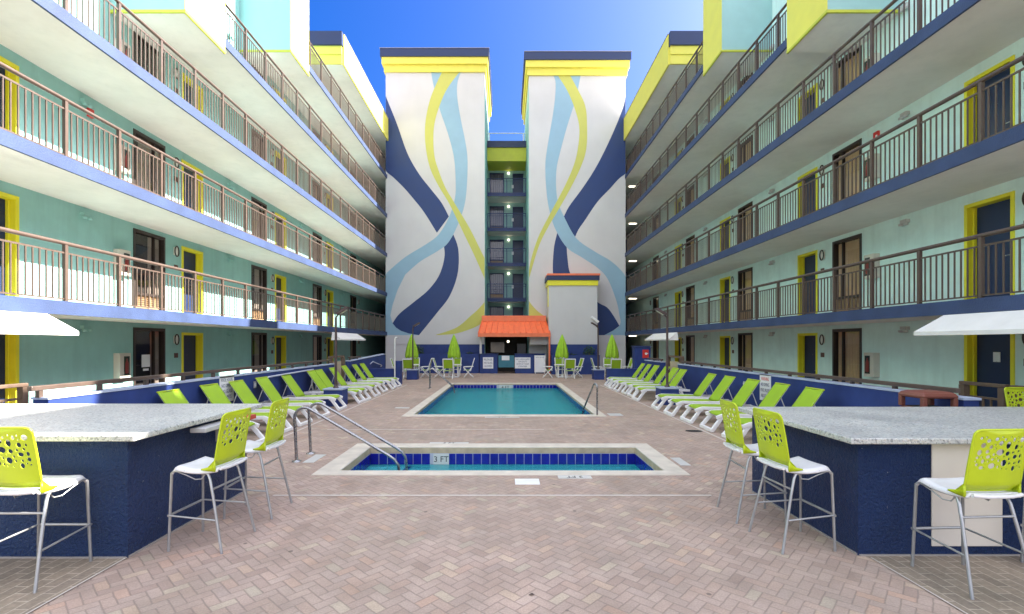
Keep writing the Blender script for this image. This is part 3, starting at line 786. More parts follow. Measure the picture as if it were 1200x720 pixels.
patch('navy_tip', [(491,393),(460,379),(464,384),(470,388),(479,391)], M_NAVY, tl, 1)
ribbon('blue_ribbon', [(505,83),(508,100),(515,127.5),(525,157),(532,185),(534,215),(533,233),(526,255),(514,275),(500,286),(477,300),(462,312),(451,322)],
       [(541,83),(536,97),(536,115),(540,140),(546,170),(548,190),(547,220),(544,242),(536,265),(525,285),(512,295),(492,307),(475,322)], M_BLUE, tl, 2, xlim=lim)
patch('blue_ribbon', [(451,322),(475,322),(466,340),(460,358),(457.5,370),(460,379),(464,384),(470,388),(479,391),(491,393),(450,393)], M_BLUE, tl, 2, xlim=lim)
ribbon('yellow_ribbon', [(519,83),(512,97),(504,117),(499,140),(498,160),(500,180),(505,200),(515,220),(527,240),(545,277),(557,302),(568,327)],
       [(540,83),(529,97),(520,112),(511,137),(508,157),(509,182),(514,200),(522,220),(532,237),(550,267),(562,291),(568,303)], M_YEL, tl, 3, xlim=lim)
ribbon('yellow_ribbon', [(568,354),(560,363),(552,370),(535,384),(511,392.5)], [(568,376),(560,382),(548,387),(532,391.5),(511,393)], M_YEL, tl, 3, xlim=lim)
lim = (RX0+.005, RX1-.005)
ribbon('navy_ribbon', [(733,114),(730,127),(720,152),(707,180),(695,202),(681,223),(667,242),(660,256)], [(733,204),(725,210),(715,221),(700,237),(685,259),(680,266),(677,271),(673,280)], M_NAVY, trt, 1, xlim=lim)
ribbon('navy_ribbon', [(653,273),(649,292),(648,320),(652,340),(662,362),(678,385),(686,393)], [(664,288),(665,302),(668,320),(678,334),(700,354),(713,362),(726,382)], M_NAVY, trt, 1, xlim=lim)
patch('navy_tip', [(686,393),(726,382),(718,388),(708,393)], M_NAVY, trt, 1)
ribbon('blue_ribbon', [(646,85),(651,97),(649,127),(641,175),(639,195),(640,220),(643,243),(650,267),(664,290),(682,302),(700,314),(712,327),(722,352),(725.5,368),(726,382),(708,393)],
       [(681,85),(675,115),(665,147),(656,180),(652,200),(652,225),(655,240),(660,252),(675,279),(697,295),(717,307),(733,324),(734,340),(734,360),(734,380),(734,393)], M_BLUE, trt, 2, n=96, xlim=lim)
ribbon('yellow_ribbon', [(651,85),(665,107),(675,132),(679,152),(677,175),(672,195),(661,220),(645,250),(630,280),(621,310),(619,330)],
       [(666,85),(677,105),(686,125),(688,150),(687,175),(681,195),(669,220),(655,245),(642,267),(631,290),(619,330)], M_YEL, trt, 3, xlim=lim)
ribbon('yellow_ribbon', [(619,352),(628,363),(640,372),(652,380)], [(619,385),(628,387),(640,389),(652,391)], M_YEL, trt, 3, xlim=lim)

# block of rooms in the gap between the towers
YG = 37.4; YS = 35.6
gap = thing('hotel_link', 'narrow teal stack of balcony rooms in the gap between the mural towers', 'building', (.05, YG, 0))
m = MB()
ops = []
for f in range(1, 7):
    z0, z1 = FZ[f], (FZ[f+1] if f < 6 else 15.5)
    m.box(-1.41, -1.29, YG, YG+.3, z0, z1); m.box(-1.29, -.16, YG, YG+.3, z0+2.15, z1); m.box(-.16, .52, YG, YG+.3, z0, z1)
    m.box(.52, 1.36, YG, YG+.3, z0+2.1, z1); m.box(1.36, 1.51, YG, YG+.3, z0, z1)
m.build('wall', TEAL2, gap, True)
m = MB(); m.box(-1.41, 1.51, YG+.5, YG+6, 0, 16); m.build('rear_block', ROOFM, gap, True)
for f in range(2, 7):
    m = MB(); m.box(-1.40, 1.50, YS, YG-.001, FZ[f]-.2, FZ[f]); sl = m.build('balcony_slab', SOFFIT, gap, True)
    m = MB(); m.box(-1.40, 1.50, YS-.05, YS, FZ[f]-.24, FZ[f]+.02); m.build('slab_edge', NAVY, sl, True)
for f in range(1, 7):
    z = FZ[f]
    m = MB(); m.box(.58, 1.30, YG+.1, YG+.15, z, z+2.05); do = m.build('door', DOORB, gap, True)
    m = MB(); m.box(.52, .58, YG-.02, YG+.2, z, z+2.1); m.box(1.30, 1.36, YG-.02, YG+.2, z, z+2.1); m.box(.58, 1.30, YG-.02, YG+.2, z+2.05, z+2.1); m.build('door_frame', NAVY, do, True)
    m = MB(); m.box(.44, .60, YG-.05, YG-.022, z+.95, z+1.2); m.build('door_hanger', PAPER, do, True)
    m = MB(); m.box(-1.29, -1.22, YG-.02, YG+.12, z, z+2.15); m.box(-.23, -.16, YG-.02, YG+.12, z, z+2.15); m.box(-1.22, -.23, YG-.02, YG+.12, z+2.08, z+2.15); m.box(-1.22, -.23, YG-.02, YG+.12, z+.5, z+.56)
    wo = m.build('window', NAVY, gap, True)
    m = MB(); m.add([(-1.22,YG+.055,z+.56),(-.23,YG+.055,z+.56),(-.23,YG+.055,z+2.08),(-1.22,YG+.055,z+2.08)], [(0,1,2,3)]); m.build('pane', GLASS, wo, True)
    m = MB(); n = 30; vs = []
    for k in range(n+1): vs += [(-1.22+.99*k/n, YG+.10+.012*math.sin(k*1.3), z+.5), (-1.22+.99*k/n, YG+.10+.012*math.sin(k*1.3), z+2.1)]
    m.add(vs, [(2*k, 2*k+2, 2*k+3, 2*k+1) for k in range(n)], True); m.build('curtain', mat('blue_grey_curtain', (.16,.17,.28), .9) , wo, True, fix=False)
    m = MB(); m.box(-1.22, -.23, YG+.02, YG+.04, z, z+.5); m.build('air_conditioner_grille', GRILL, wo, True)
    if f > 1:
        m = MB(); m.lathe([(.001,-.09),(.07,-.06),(.09,0),(.07,.06),(.001,.09)], (.20, YG-.08, z+2.12), 12); m.build('wall_lamp', LIT, gap, True)
        m = MB(); m.tube([(-1.40,YS-.02,z+1.08),(1.50,YS-.02,z+1.08)], .03, 8); m.box(-1.4, 1.5, YS-.03, YS-.01, z+.9, z+.925); m.box(-1.4, 1.5, YS-.03, YS-.01, z+.06, z+.085)
        for k in range(1, 25): m.box(-1.4+k*.116-.006, -1.4+k*.116+.006, YS-.026, YS-.014, z+.08, z+.9)
        for x in (-1.37, .05, 1.47): m.box(x-.025, x+.025, YS-.045, YS+.005, z, z+1.08)
        m.build('balcony_rail', NAVY, gap, True)
m = MB(); m.box(-1.40, 1.50, YS-.2, YG+6, 15.5, 16.5); ro = m.build('roof_beam', YELG, gap, True)
m = MB(); m.box(-1.40, 1.50, YS-.28, YG+6, 16.502, 16.98); m.build('cap', NAVYB, ro, True)
m = MB(); m.tube([(-1.40,YS,17.65),(1.50,YS,17.65)], .035, 8)
for x in (-1.25, 1.3): m.tube([(x,YS,16.98),(x,YS,17.65)], .04, 8)
m.build('roof_rail', WPLAS, ro, True)

# white shaft block in front of the right tower
YB = 30.2
sb = thing('stair_shaft', 'plain white shaft with orange, navy and yellow top before the right tower', 'building', (4.25, 31, 0))
bx0, bx1 = (643-CX)/F*YB, (700-CX)/F*YB; bz = CAMZ+(CY-321)/F*YB
m = MB(); m.box(bx0, bx1, YB, YT-.05, 0, bz-.75); m.build('shaft', WHITEP, sb, True)
m = MB(); m.box(bx0-.07, bx1+.04, YB-.07, YT-.04, bz-.75, bz-.42); m.build('cornice', YELT, sb, True)
m = MB(); m.box(bx0-.13, bx1+.12, YB-.13, YT-.04, bz-.42, bz-.12); m.build('cap', NAVYB, sb, True)
m = MB(); m.box(bx0-.10, bx1+.16, YB-.16, YT-.04, bz-.12, bz); m.build('cap_flashing', ORANGE2, sb, True)
m = MB(); m.box(bx0-.012, bx1-.003, YB-.012, YB-.001, 0, 1.86); m.build('blue_base_band', POOLB, sb, True)
m = MB(); m.box(bx0-.05, bx0-.002, YB+.1, YB+.16, bz-2.1, bz-.75); m.build('downpipe', YELT, sb, True)
fl = thing('flood_lamp', 'small floodlight on the right corner of the white shaft', 'lamp', (bx1+.02, YB-.05, 3.1))
m = MB(); m.tube([(0,.0,-.9),(0,0,.1)], .03, 8); m.build('bracket', BROWNP, fl)
m = MB(); m.prism([(-.02,.1),(-.45,.45),(-.36,.56),(.08,.22)], 'y', -.12, .12); m.build('lamp_head', WPLAS, fl)
# blue band painted on the left tower base
m = MB(); m.box(-6.2, LX1-.003, YT-.012, YT-.001, 0, 1.858); m.build('blue_base_band', POOLB, tl, True)

# ------------------------------------------------------------------ pool bar hut
YH = 30.4
hut = thing('pool_bar_hut', 'pool bar hut with ribbed orange metal roof between the towers', 'bar hut', (.6, YH, 0))
hx0, hx1 = (562-CX)/F*YH, (643-CX)/F*YH
roofz0 = CAMZ+(CY-391)/F*YH; roofz1 = CAMZ+(CY-377.5)/F*YH; roofz2 = CAMZ+(CY-369.5)/F*YH
m = MB(); ye, yr = YH-.35, YH+.55
m.add([(hx0-.06,ye,roofz0),(hx1+.06,ye,roofz0),(hx1-.14,yr,roofz1+.06),(hx0+.12,yr,roofz1+.06),(hx0-.06,ye,roofz0-.05),(hx1+.06,ye,roofz0-.05),(hx1-.14,yr,roofz1),(hx0+.12,yr,roofz1)],
      [(0,1,2,3),(7,6,5,4),(0,4,5,1),(1,5,6,2),(2,6,7,3),(3,7,4,0)])
for k in range(13):
    q = k/12; x0_ = hx0-.05+(hx1-hx0+.10)*q; x1_ = hx0+.13+(hx1-hx0-.28)*q
    m.bar((x0_,ye,roofz0+.015), (x1_,yr-.01,roofz1+.075), .05, .10)
ro = m.build('roof', ORANGE, hut, True)
m = MB(); m.box(hx0-.09, hx1+.09, ye-.04, ye-.002, roofz0-.22, roofz0+.01); m.box(hx0-.09, hx0-.062, ye-.002, yr, roofz0-.22, roofz0-.05); m.box(hx1+.062, hx1+.09, ye-.002, yr, roofz0-.22, roofz0-.05); m.build('eave_board', ORANGE2, ro, True)
m = MB(); m.box(hx0+.11, hx1-.13, yr-.03, yr+.9, roofz1+.061, roofz2); m.build('parapet', ORANGE2, ro, True)
m = MB(); m.box(hx0-.0, hx0+.14, YH+.02, YH+.16, 1.22, roofz0-.04); m.build('post', WHITEP, hut, True)
m = MB(); m.tube([(hx1+.02,ye+.02,roofz0-.15),(hx1+.02,ye+.02,0)], .06, 10); m.build('post', ORANGE2, hut, True)
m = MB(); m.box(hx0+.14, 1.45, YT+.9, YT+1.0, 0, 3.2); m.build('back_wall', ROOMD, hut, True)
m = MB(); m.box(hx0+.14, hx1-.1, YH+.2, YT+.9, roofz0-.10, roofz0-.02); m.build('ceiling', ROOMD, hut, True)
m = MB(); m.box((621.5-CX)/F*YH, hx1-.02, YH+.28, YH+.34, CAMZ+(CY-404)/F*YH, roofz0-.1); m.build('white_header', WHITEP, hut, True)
cx_a, cx_b = (584-CX)/F*YH, (603-CX)/F*YH
m = MB(); m.box(hx0-.0, cx_a-.05, YH, YH+.5, 0, 1.22); m.box(cx_b+.03, hx1-.25, YH, YH+.5, 0, 1.22); co = m.build('counter', POOLB, hut, True)
m = MB(); m.box(hx0-.05, cx_a, YH-.06, YH+.55, 1.22, 1.27); m.box(cx_b, hx1-.2, YH-.06, YH+.55, 1.22, 1.27); m.build('counter_top', NAVY, hut, True)
m = MB(); m.box(cx_a, cx_b-.02, YH+.1, YH+.14, .38, 1.15); ga = m.build('gate', TEALG, hut, True)
m = MB()
for k in range(8): m.box(cx_a+.03+k*.13, cx_a+.05+k*.13, YH+.11, YH+.13, .04, .38)
m.build('gate_bars', BRONZE, ga, True)
m = MB(); m.box((588-CX)/F*YH, (597-CX)/F*YH, YH+.085, YH+.098, .84, 1.13); m.build('gate_notice', PAPER, ga, True)
m = MB(); m.box((575-CX)/F*32.6, (591-CX)/F*32.6, 32.52, 32.6, 1.30, 2.0); tv = m.build('screen', mat('glossy_screen', (.10,.11,.13), .05), hut, True)
m = MB(); m.box((606-CX)/F*32.2, (616-CX)/F*32.2, 32.0, 32.6, .1, 1.9); m.build('refrigerator', mat('grey_refrigerator', (.05,.05,.06), .35), hut, True)
m = MB(); m.lathe([(.001,-.09),(.07,-.05),(.085,0),(.06,.06),(.001,.08)], ((595.5-CX)/F*31.6, 31.6, 2.05), 12); m.build('pendant_lamp', LIT, hut, True)

def sign(name, label, origin, w_, h_, xdir, lines, material=INK, group=None, framed=False):
    """flat sign: origin = centre of the board, xdir = reading direction"""
    x = Vector(xdir).normalized(); nrm = x.cross(Vector((0,0,1)))
    t = thing(name, label, 'sign', origin, 0, group)
    m = MB(); P = []
    for dz in (0, .012):
        for a, b in ((-1,-1),(1,-1),(1,1),(-1,1)): P.append(x*(a*w_/2)+Vector((0,0,b*h_/2))+nrm*dz)
    m.add(P, [(3,2,1,0),(4,5,6,7),(0,1,5,4),(1,2,6,5),(2,3,7,6),(3,0,4,7)]); b = m.build('board', PAPER, t)
    n = len(lines); hh = h_*.86/n
    for i, (body, wf, mt_) in enumerate(lines):
        if not body: continue
        text('lettering', body, hh*.86, mt_ or material, b, frame_M(nrm*.0135+Vector((0,0,h_*.43-hh*(i+.5))), x, (0,0,1)), width=w_*wf)
    return t
sgx = lambda a: (a-CX)/F*YH
sign('pool_sign', 'square white notice on the blue hut counter, left of the gate', (sgx(572), YH-.002, CAMZ-(425.5-CY)/F*YH), .66, .72, (1,0,0), [('PLEASE', .8, None), ('NO GLASS', .8, None), ('ALLOWED', .7, None)])
sign('pool_sign', 'white no lifeguard on duty sign on the hut counter, right of the gate', (sgx(612.5), YH-.002, CAMZ-(425.5-CY)/F*YH), 1.0, .70, (1,0,0), [('NO LIFEGUARD', .86, None), ('ON DUTY', .55, None), ('SWIM AT YOUR', .78, None), ('OWN RISK', .55, None)])
t = sign('menu_board', 'white easel board leaning at the right end of the hut counter', (sgx(632.5), YH-.16, .62), .70, 1.08, (1,0,0), [('POOL RULES', .75, None), ('', 0, None), ('', 0, None), ('', 0, None), ('', 0, None), ('', 0, None), ('', 0, None), ('', 0, None), ('', 0, None), ('', 0, None)])
m = MB()
for x in (-.3, .3): m.bar((x,0,.5), (x,-.10,-.62), .03, .03); 
for x in (-.28, .28): m.bar((x,.02,.4), (x,.12,-.62), .03, .03)
m.build('easel_leg', WPLAS, t)
sign('pool_rules_sign', 'tall white pool rules sign on the blue wall behind the left loungers', (-6.497, 11.05, .88), .56, .62, (0,1,0), [('POOL HOURS', .8, None), ('NO DIVING', .75, None), ('NO GLASS', .7, None), ('NO PETS', .6, None)])
sign('pool_rules_sign', 'tall white pool rules sign with red words on the right blue wall', (6.497, 11.9, .82), .50, .66, (0,-1,0), [('WARNING', .7, REDP), ('NO DIVING', .75, None), ('POOL RULES', .8, None), ('NO GLASS', .7, None)])

# blue planter walls before the towers
def planter(x0, x1, label, plants):
    t = thing('planter_wall', label, 'planter', ((x0+x1)/2, 30.7, 0))
    m = MB(); m.box(x0, x1, 30.6, 30.75, 0, 1.24); m.box(x0, x0+.12, 30.75, YT-.04, 0, 1.22); m.box(x1-.12, x1, 30.75, YT-.04, 0, 1.22); m.build('wall', POOLB, t, True)
    m = MB(); m.box(x0+.12, x1-.12, 30.75, YT-.04, 1.05, 1.12); m.build('soil', mat('dark_soil', (.05,.035,.025), .9), t, True)
planter(-5.9, -1.75, 'blue planter wall left of the bar hut', None)
m = MB(); 
def shrub(x, y, z, r, h, n, label, seed):
    rr = random.Random(seed)
    t = thing('shrub', label, 'shrub', (x, y, z), 0, 'small plants in the blue planters')
    s_ = MB()
    for k in range(5):
        a = rr.uniform(0, 6.28); s_.tube([(0,0,-.1),(math.cos(a)*r*.3,math.sin(a)*r*.3,h*.45),(math.cos(a)*r*.7,math.sin(a)*r*.6,h*.85)], [.012,.009,.004], 5)
    s_.build('stem', WOODG, t)
    m = MB()
    for k in range(n):
        a = rr.uniform(0, 6.28); q = r*math.sqrt(rr.random()); zz = h*(.15+.85*rr.random())*(1-.35*(q/r)**2)
        p = Vector((q*math.cos(a), q*math.sin(a)*.7, zz)); d_ = Vector((rr.uniform(-1,1), rr.uniform(-1,1), rr.uniform(-.2,1))).normalized()
        sd_ = d_.cross(Vector((rr.uniform(-1,1), rr.uniform(-1,1), rr.uniform(-1,1)))).normalized(); L = rr.uniform(.07,.14)
        m.add([p, p+d_*L*.5+sd_*L*.22, p+d_*L, p+d_*L*.5-sd_*L*.22], [(0,1,2,3)])
    m.build('foliage', LEAFM, t, fix=False)
shrub(-5.75, 31.1, 1.1, .38, .75, 340, 'dark bushy plant behind the far left lime umbrella', 1)
shrub(-3.7, 31.2, 1.1, .25, .25, 90, 'low sprig in the left planter beside the second umbrella', 2)
shrub(-2.4, 31.2, 1.1, .25, .25, 80, 'low sprig in the left planter nearest the bar hut', 3)

def planter_r():
    planter(2.9, 5.78, 'blue planter wall at the foot of the white shaft', None)
# right planter stands in front of the shaft
tr_ = thing('planter_wall', 'blue planter wall at the foot of the white shaft', 'planter', (4.3, 29.6, 0))
m = MB(); m.box(2.85, 5.80, 29.4, 29.55, 0, 1.20); m.box(2.85, 2.97, 29.55, YB-.02, 0, 1.18); m.box(5.68, 5.80, 29.55, YB-.02, 0, 1.18); m.build('wall', POOLB, tr_, True)
m = MB(); m.box(2.97, 5.68, 29.55, YB-.02, 1.02, 1.08); m.build('soil', mat('dark_soil', (.05,.035,.025), .9), tr_, True)
shrub(5.2, 29.85, 1.05, .36, .72, 320, 'dark bushy plant below the floodlight on the white shaft', 4)
shrub(3.95, 29.85, 1.05, .45, .25, 130, 'low row of sprigs in the planter under the white shaft', 5)

# ------------------------------------------------------------------ blue pool walls with handrails
def pool_wall(s, segs, label):
    t = thing('pool_wall', label, 'wall', (s*6.6, 12, 0))
    for (y0, z0, y1, z1) in segs:
        m = MB(); P = []
        for y, z in ((y0, z0), (y1, z1)):
            for x in (6.5, 6.72): P += [(s*x, y, 0), (s*x, y, z)]
        m.add(P, [(0,1,3,2),(4,6,7,5),(0,4,5,1),(2,3,7,6),(1,5,7,3),(0,2,6,4)])
        w_ = m.build('wall', POOLB, t, True)
        m = MB(); P = []
        for y, z in ((y0-.02, z0), (y1+.02, z1)):
            for x in (6.485, 6.735): P += [(s*x, y, z+.002), (s*x, y, z+.035)]
        m.add(P, [(0,1,3,2),(4,6,7,5),(0,4,5,1),(2,3,7,6),(1,5,7,3),(0,2,6,4)])
        m.build('wall_cap', mat('pale_blue_cap', (.40,.46,.60), .6, var=.1), w_, True)
    return t
pool_wall(-1, [(6.75, 1.13, 18.0, 1.13), (19.9, 1.17, 25.6, 1.33)], 'long deep blue wall behind the left loungers')
pool_wall(1, [(6.75, 1.12, 18.0, 1.12), (20.0, 1.12, 22.3, 1.12)], 'long deep blue wall behind the right loungers')
def wall_rail(s, y0, y1, z, zw, label):
    t = thing('wall_handrail', label, 'handrail', (s*6.62, y0, 0), 0, 'brown handrails on the blue walls')
    m = MB(); m.box(-.035, .035, 0, y1-y0, z-.07, z); m.build('rail', RAIL, t, bevel=.012)
    y = .14; p = MB(); p.box(-.03, .03, -.03, .03, zw+.03, z-.07); po = p.build('post', RAIL, t); po.location = (0, y, 0); y += 1.0
    while y < y1-y0:
        o = po.copy(); C.objects.link(o); o.parent = t; o.location = (0, y, 0); y += 1.0
wall_rail(-1, 6.6, 17.9, 1.33, 1.13, 'brown handrail on top of the left blue wall')
wall_rail(1, 6.95, 17.9, 1.27, 1.12, 'brown handrail on top of the right blue wall')
wall_rail(1, 20.1, 22.2, 1.27, 1.12, 'short brown handrail on the blue wall past the right gate')
wall_rail(-1, 20.0, 21.6, 1.36, 1.17, 'short brown handrail on the blue wall past the left gate')
def wall_end(s, label):
    m = MB(); m.box(s*6.45, s*6.72, 6.35, 6.70, 0, .98); tag(m.build('wall_pier', NAVY, loc=(s*6.6, 6.5, 0)), label, 'pier')
wall_end(-1, 'low dark blue pier at the near end of the left blue wall')
wall_end(1, 'low dark blue pier at the near end of the right blue wall')
def gate(s, y0, y1, label):
    t = thing('walkway_gate', label, 'gate', (s*6.75, (y0+y1)/2, 0))
    for y in (y0, y1): MB().box(s*6.68, s*6.82, y-.07, y+.07, 0, 1.36).build('post', WOODG, t, True)
    m = MB(); m.box(s*6.70, s*6.80, y0-.1, y1+.1, 1.36, 1.43); m.build('top_rail', WOODG, t, True)
    m = MB(); m.box(s*6.73, s*6.77, y0+.25, y1-.25, .1, 1.2); m.build('panel', TANB, t, True)
gate(-1, 18.25, 19.65, 'brown framed gate with tan panel in the left blue wall')
gate(1, 18.25, 19.75, 'brown framed gate with tan panel in the right blue wall')
def cross_wall(s, x0, label, pillar):
    t = thing('cross_wall', label, 'wall', (s*(x0+6.48)/2, 22.4, 0))
    m = MB(); m.box(s*x0, s*6.48, 22.3, 22.6, 0, .68); m.build('wall', POOLB, t, True)
    m = MB(); m.box(s*(x0-.02), s*6.48, 22.28, 22.62, .682, .73); m.build('coping', POOLB, t, True)
    if pillar:
        m = MB(); m.box(s*(x0-.30), s*(x0-.021), 22.2, 22.7, 0, 1.1); m.build('end_pillar', POOLB, t, True)
cross_wall(-1, 5.25, 'low blue cross wall with pillar beyond the left loungers', True)
cross_wall(1, 4.75, 'low blue cross wall beyond the right loungers', False)
# white pipe rails on the left wall
def pipe(y0, y1, z, zd, label):
    t = thing('wall_pipe_rail', label, 'pipe', (-6.5, y0, 0), 0, 'white pipe rails fixed to the left blue wall')
    L = y1-y0
    MB().tube([(0,0,z-.12),(.06,.02,z-.06),(.09,.12,z),(.09,L-.1,z+zd),(.06,L,z+zd-.05),(0,L,z+zd-.08)], .022, 8).build('pipe', mat('pale_pipe', (.5,.52,.62), .4), t)
pipe(12.7, 15.9, 1.02, 0.04, 'long pale pipe rail on the left blue wall behind the loungers')
pipe(22.75, 24.6, 1.05, -.25, 'short sloping pipe rail on the left blue wall past the gate')
# hose coil on the left wall
t = thing('hose_coil', 'white coiled hose hanging on the left blue wall', 'hose', (-6.48, 15.95, .62))
m = MB(); pts = [(.05+.012*math.sin(k*.9), .20*math.cos(k*.52)*(1-.12*math.sin(k*.31)), .30*math.sin(k*.52)) for k in range(50)]
m.tube(pts, .022, 6); m.build('hose', WPLAS, t)
m = MB(); m.tube([(.05,.1,-.25),(.06,.02,-.42),(.05,-.06,-.55),(.06,.05,-.60)], .02, 6); m.build('hose_end', WPLAS, t)
m = MB(); m.tube([(0,0,.24),(.12,0,.24),(.12,0,.29)], .015, 6); m.build('hook', CHROME, t)
def outlet(s, y, z, label):
    t = thing('outlet_plate', label, 'outlet', (s*6.5, y, z), 0, 'pale outlet plates on the blue walls')
    m = MB(); m.box(-.012, .012, -.06, .06, -.09, .09); m.build('plate', GREYP, t, bevel=.004)
    m = MB(); m.box(-s*.012, -s*.03, -.03, .03, -.05, .05); m.build('cover', WPLAS, t)
outlet(-1, 12.3, .86, 'pale outlet plate on the left blue wall by the pool rules sign')
outlet(1, 12.95, .80, 'pale outlet plate on the right blue wall by the pool rules sign')
# white post with a shower head
t = thing('shower_post', 'slim white shower post by the far left blue pillar', 'shower', (-5.15, 22.0, 0))
MB().tube([(0,0,0),(0,0,2.12),(.03,0,2.2),(.12,0,2.2)], .03, 8).build('post', WPLAS, t)
MB().lathe([(.02,.02),(.07,0),(.07,-.02),(.001,-.02)], (.13,0,2.18), 12).build('shower_head', CHROME, t)
# blue utility cabinet with red sign
t = thing('utility_cabinet', 'tall blue cabinet with red sign beyond the right loungers', 'cabinet', (6.62, 23.2, 0))
m = MB(); m.box(6.24, 7.0, 23.0, 23.5, 0, 1.72); m.build('body', POOLB, t, True, bevel=.02)
m = MB(); m.box(6.20, 7.04, 22.96, 23.54, 1.722, 1.80); m.build('lid', NAVY, t, True)
m = MB(); m.box(6.60, 6.90, 22.985, 22.998, 1.22, 1.62); sg = m.build('red_sign', REDP, t, True)
m = MB(); m.lathe([(.001,0),(.06,0),(.06,.006)], n=12); m.box(-.02,.1,-.02,.03,0,.006); o = m.build('sign_mark', WPLAS, sg); o.location = (6.77-6.62, 22.984-23.2, 1.43); o.rotation_euler = (R(90),0,0)

# ------------------------------------------------------------------ bars
def bar_counter(s, x_in, y0, y1, h, x_out, label, panel):
    t = thing('bar_counter', label, 'bar', (s*x_in, y0, 0))
    m = MB(); m.box(s*(x_in+.02), s*x_out, y0+.12, y1-.12, 0, h-.055); m.build('base', BARB, t, True)
    m = MB(); m.box(s*(x_in-.13), s*(x_out+.1), y0, y1, h-.055, h); m.build('counter_top', TERR, t, True, bevel=.012, seg=3)
    if panel:
        m = MB(); m.box(panel[0], panel[1], y0+.106, y0+.119, .09, h-.058); m.build('access_panel', BOARD, t, True, bevel=.004)
    m = MB(); m.box(s*(x_in+.012), s*(x_in+.03), y0+.13, y1-.13, 0, .018); m.box(s*(x_in+.03), s*x_out, y0+.104, y0+.12, 0, .014); m.build('base_joint', mat('grey_mortar', (.33,.30,.28), .8), t, True)
    return t
rb = bar_counter(1, 3.18, 4.20, 6.30, 1.09, 7.2, 'right terrazzo bar with navy stucco base and cream access panel', (3.86, 4.50))
lb = bar_counter(-1, 3.38, 4.15, 6.35, 1.125, 7.4, 'left terrazzo bar with navy stucco base and sunlit front edge', None)
m = MB(); m.box(-3.33, -3.16, 5.0, 5.75, .985, 1.035); o = m.build('tube_light', GREYP, lb, True, bevel=.01)
m = MB(); m.box(-3.335, -3.155, 5.75, 6.0, .985, 1.035); m.build('tube_cap', mat('red_cap', (.5,.07,.05), .5), o, True)
m = MB(); m.box(-3.40, -3.28, 5.55, 5.72, .78, .95); m.build('junction_box', GREYP, lb, True, bevel=.01)

# ------------------------------------------------------------------ bar stools
def back_plate():
    """perforated shell: returns verts / faces of a flat plate in (u,v) with holes, u across, v up"""
    W, H = .225, .49
    rr = random.Random(11)
    outer = []
    def corner(cx, cy, r, a0, a1, n=6):
        for i in range(n+1): a = R(a0+(a1-a0)*i/n); outer.append((cx+r*math.cos(a), cy+r*math.sin(a)))
    r = .045
    corner(W-.006-r, H-r, r, 0, 90); corner(-W+.006+r, H-r, r, 90, 180)
    for i in range(1, 8): outer.append((-W+.006*(1-i/8), (H-r)*(1-i/8)))
    outer.append((-W, 0))
    for i in range(1, 8): outer.append((-W+2*W*i/8, 0))
    outer.append((W, 0))
    for i in range(1, 8): outer.append((W-.006*i/8, (H-r)*i/8))
    holes = []
    tries = 0
    sizes = [.029,.027,.026,.025,.024]+[.02]*7+[.016]*10+[.012]*14+[.008]*16
    for sz in sizes:
        for _ in range(400):
            cx = rr.uniform(-W+.035+sz, W-.035-sz); cy = rr.uniform(.175+sz*.5, H-.045-sz)
            if all((cx-a)**2+(cy-b)**2 > (sz+c+.0085)**2 for a, b, c, e in holes):
                holes.append((cx, cy, sz, rr.uniform(.85, 1.15))); break
    pts = [Vector(p) for p in outer]; edges = [(i, (i+1) % len(outer)) for i in range(len(outer))]
    for cx, cy, sz, e in holes:
        n = 16 if sz > .015 else 10; o = len(pts)
        for k in range(n): a = 2*math.pi*k/n; pts.append(Vector((cx+sz*e*math.cos(a), cy+sz/e*math.sin(a))))
        edges += [(o+k, o+(k+1) % n) for k in range(n)]
    for i in range(-8, 9):
        for j in range(1, 20):
            p = Vector((i*.026, j*.0255))
            if abs(p.x) > W-.02 or p.y > H-.02: continue
            if all((p.x-a)**2+(p.y-b)**2 > (c*1.2+.006)**2 for a, b, c, e in holes): pts.append(p)
    res = delaunay_2d_cdt(pts, edges, [], 0, 1e-6)
    def inside(p):
        c = False; n = len(outer)
        for i in range(n):
            a = outer[i]; b = outer[(i+1) % n]
            if (a[1] > p.y) != (b[1] > p.y) and p.x < (b[0]-a[0])*(p.y-a[1])/(b[1]-a[1])+a[0]: c = not c
        return c
    fs = []
    for f in res[2]:
        c = sum((res[0][i] for i in f), Vector((0,0)))/len(f)
        if not inside(c): continue
        if any((c.x-a)**2/(e*e)+(c.y-b)**2*e*e < q*q*.999 for a, b, q, e in holes): continue
        fs.append(tuple(f))
    return res[0], fs, outer
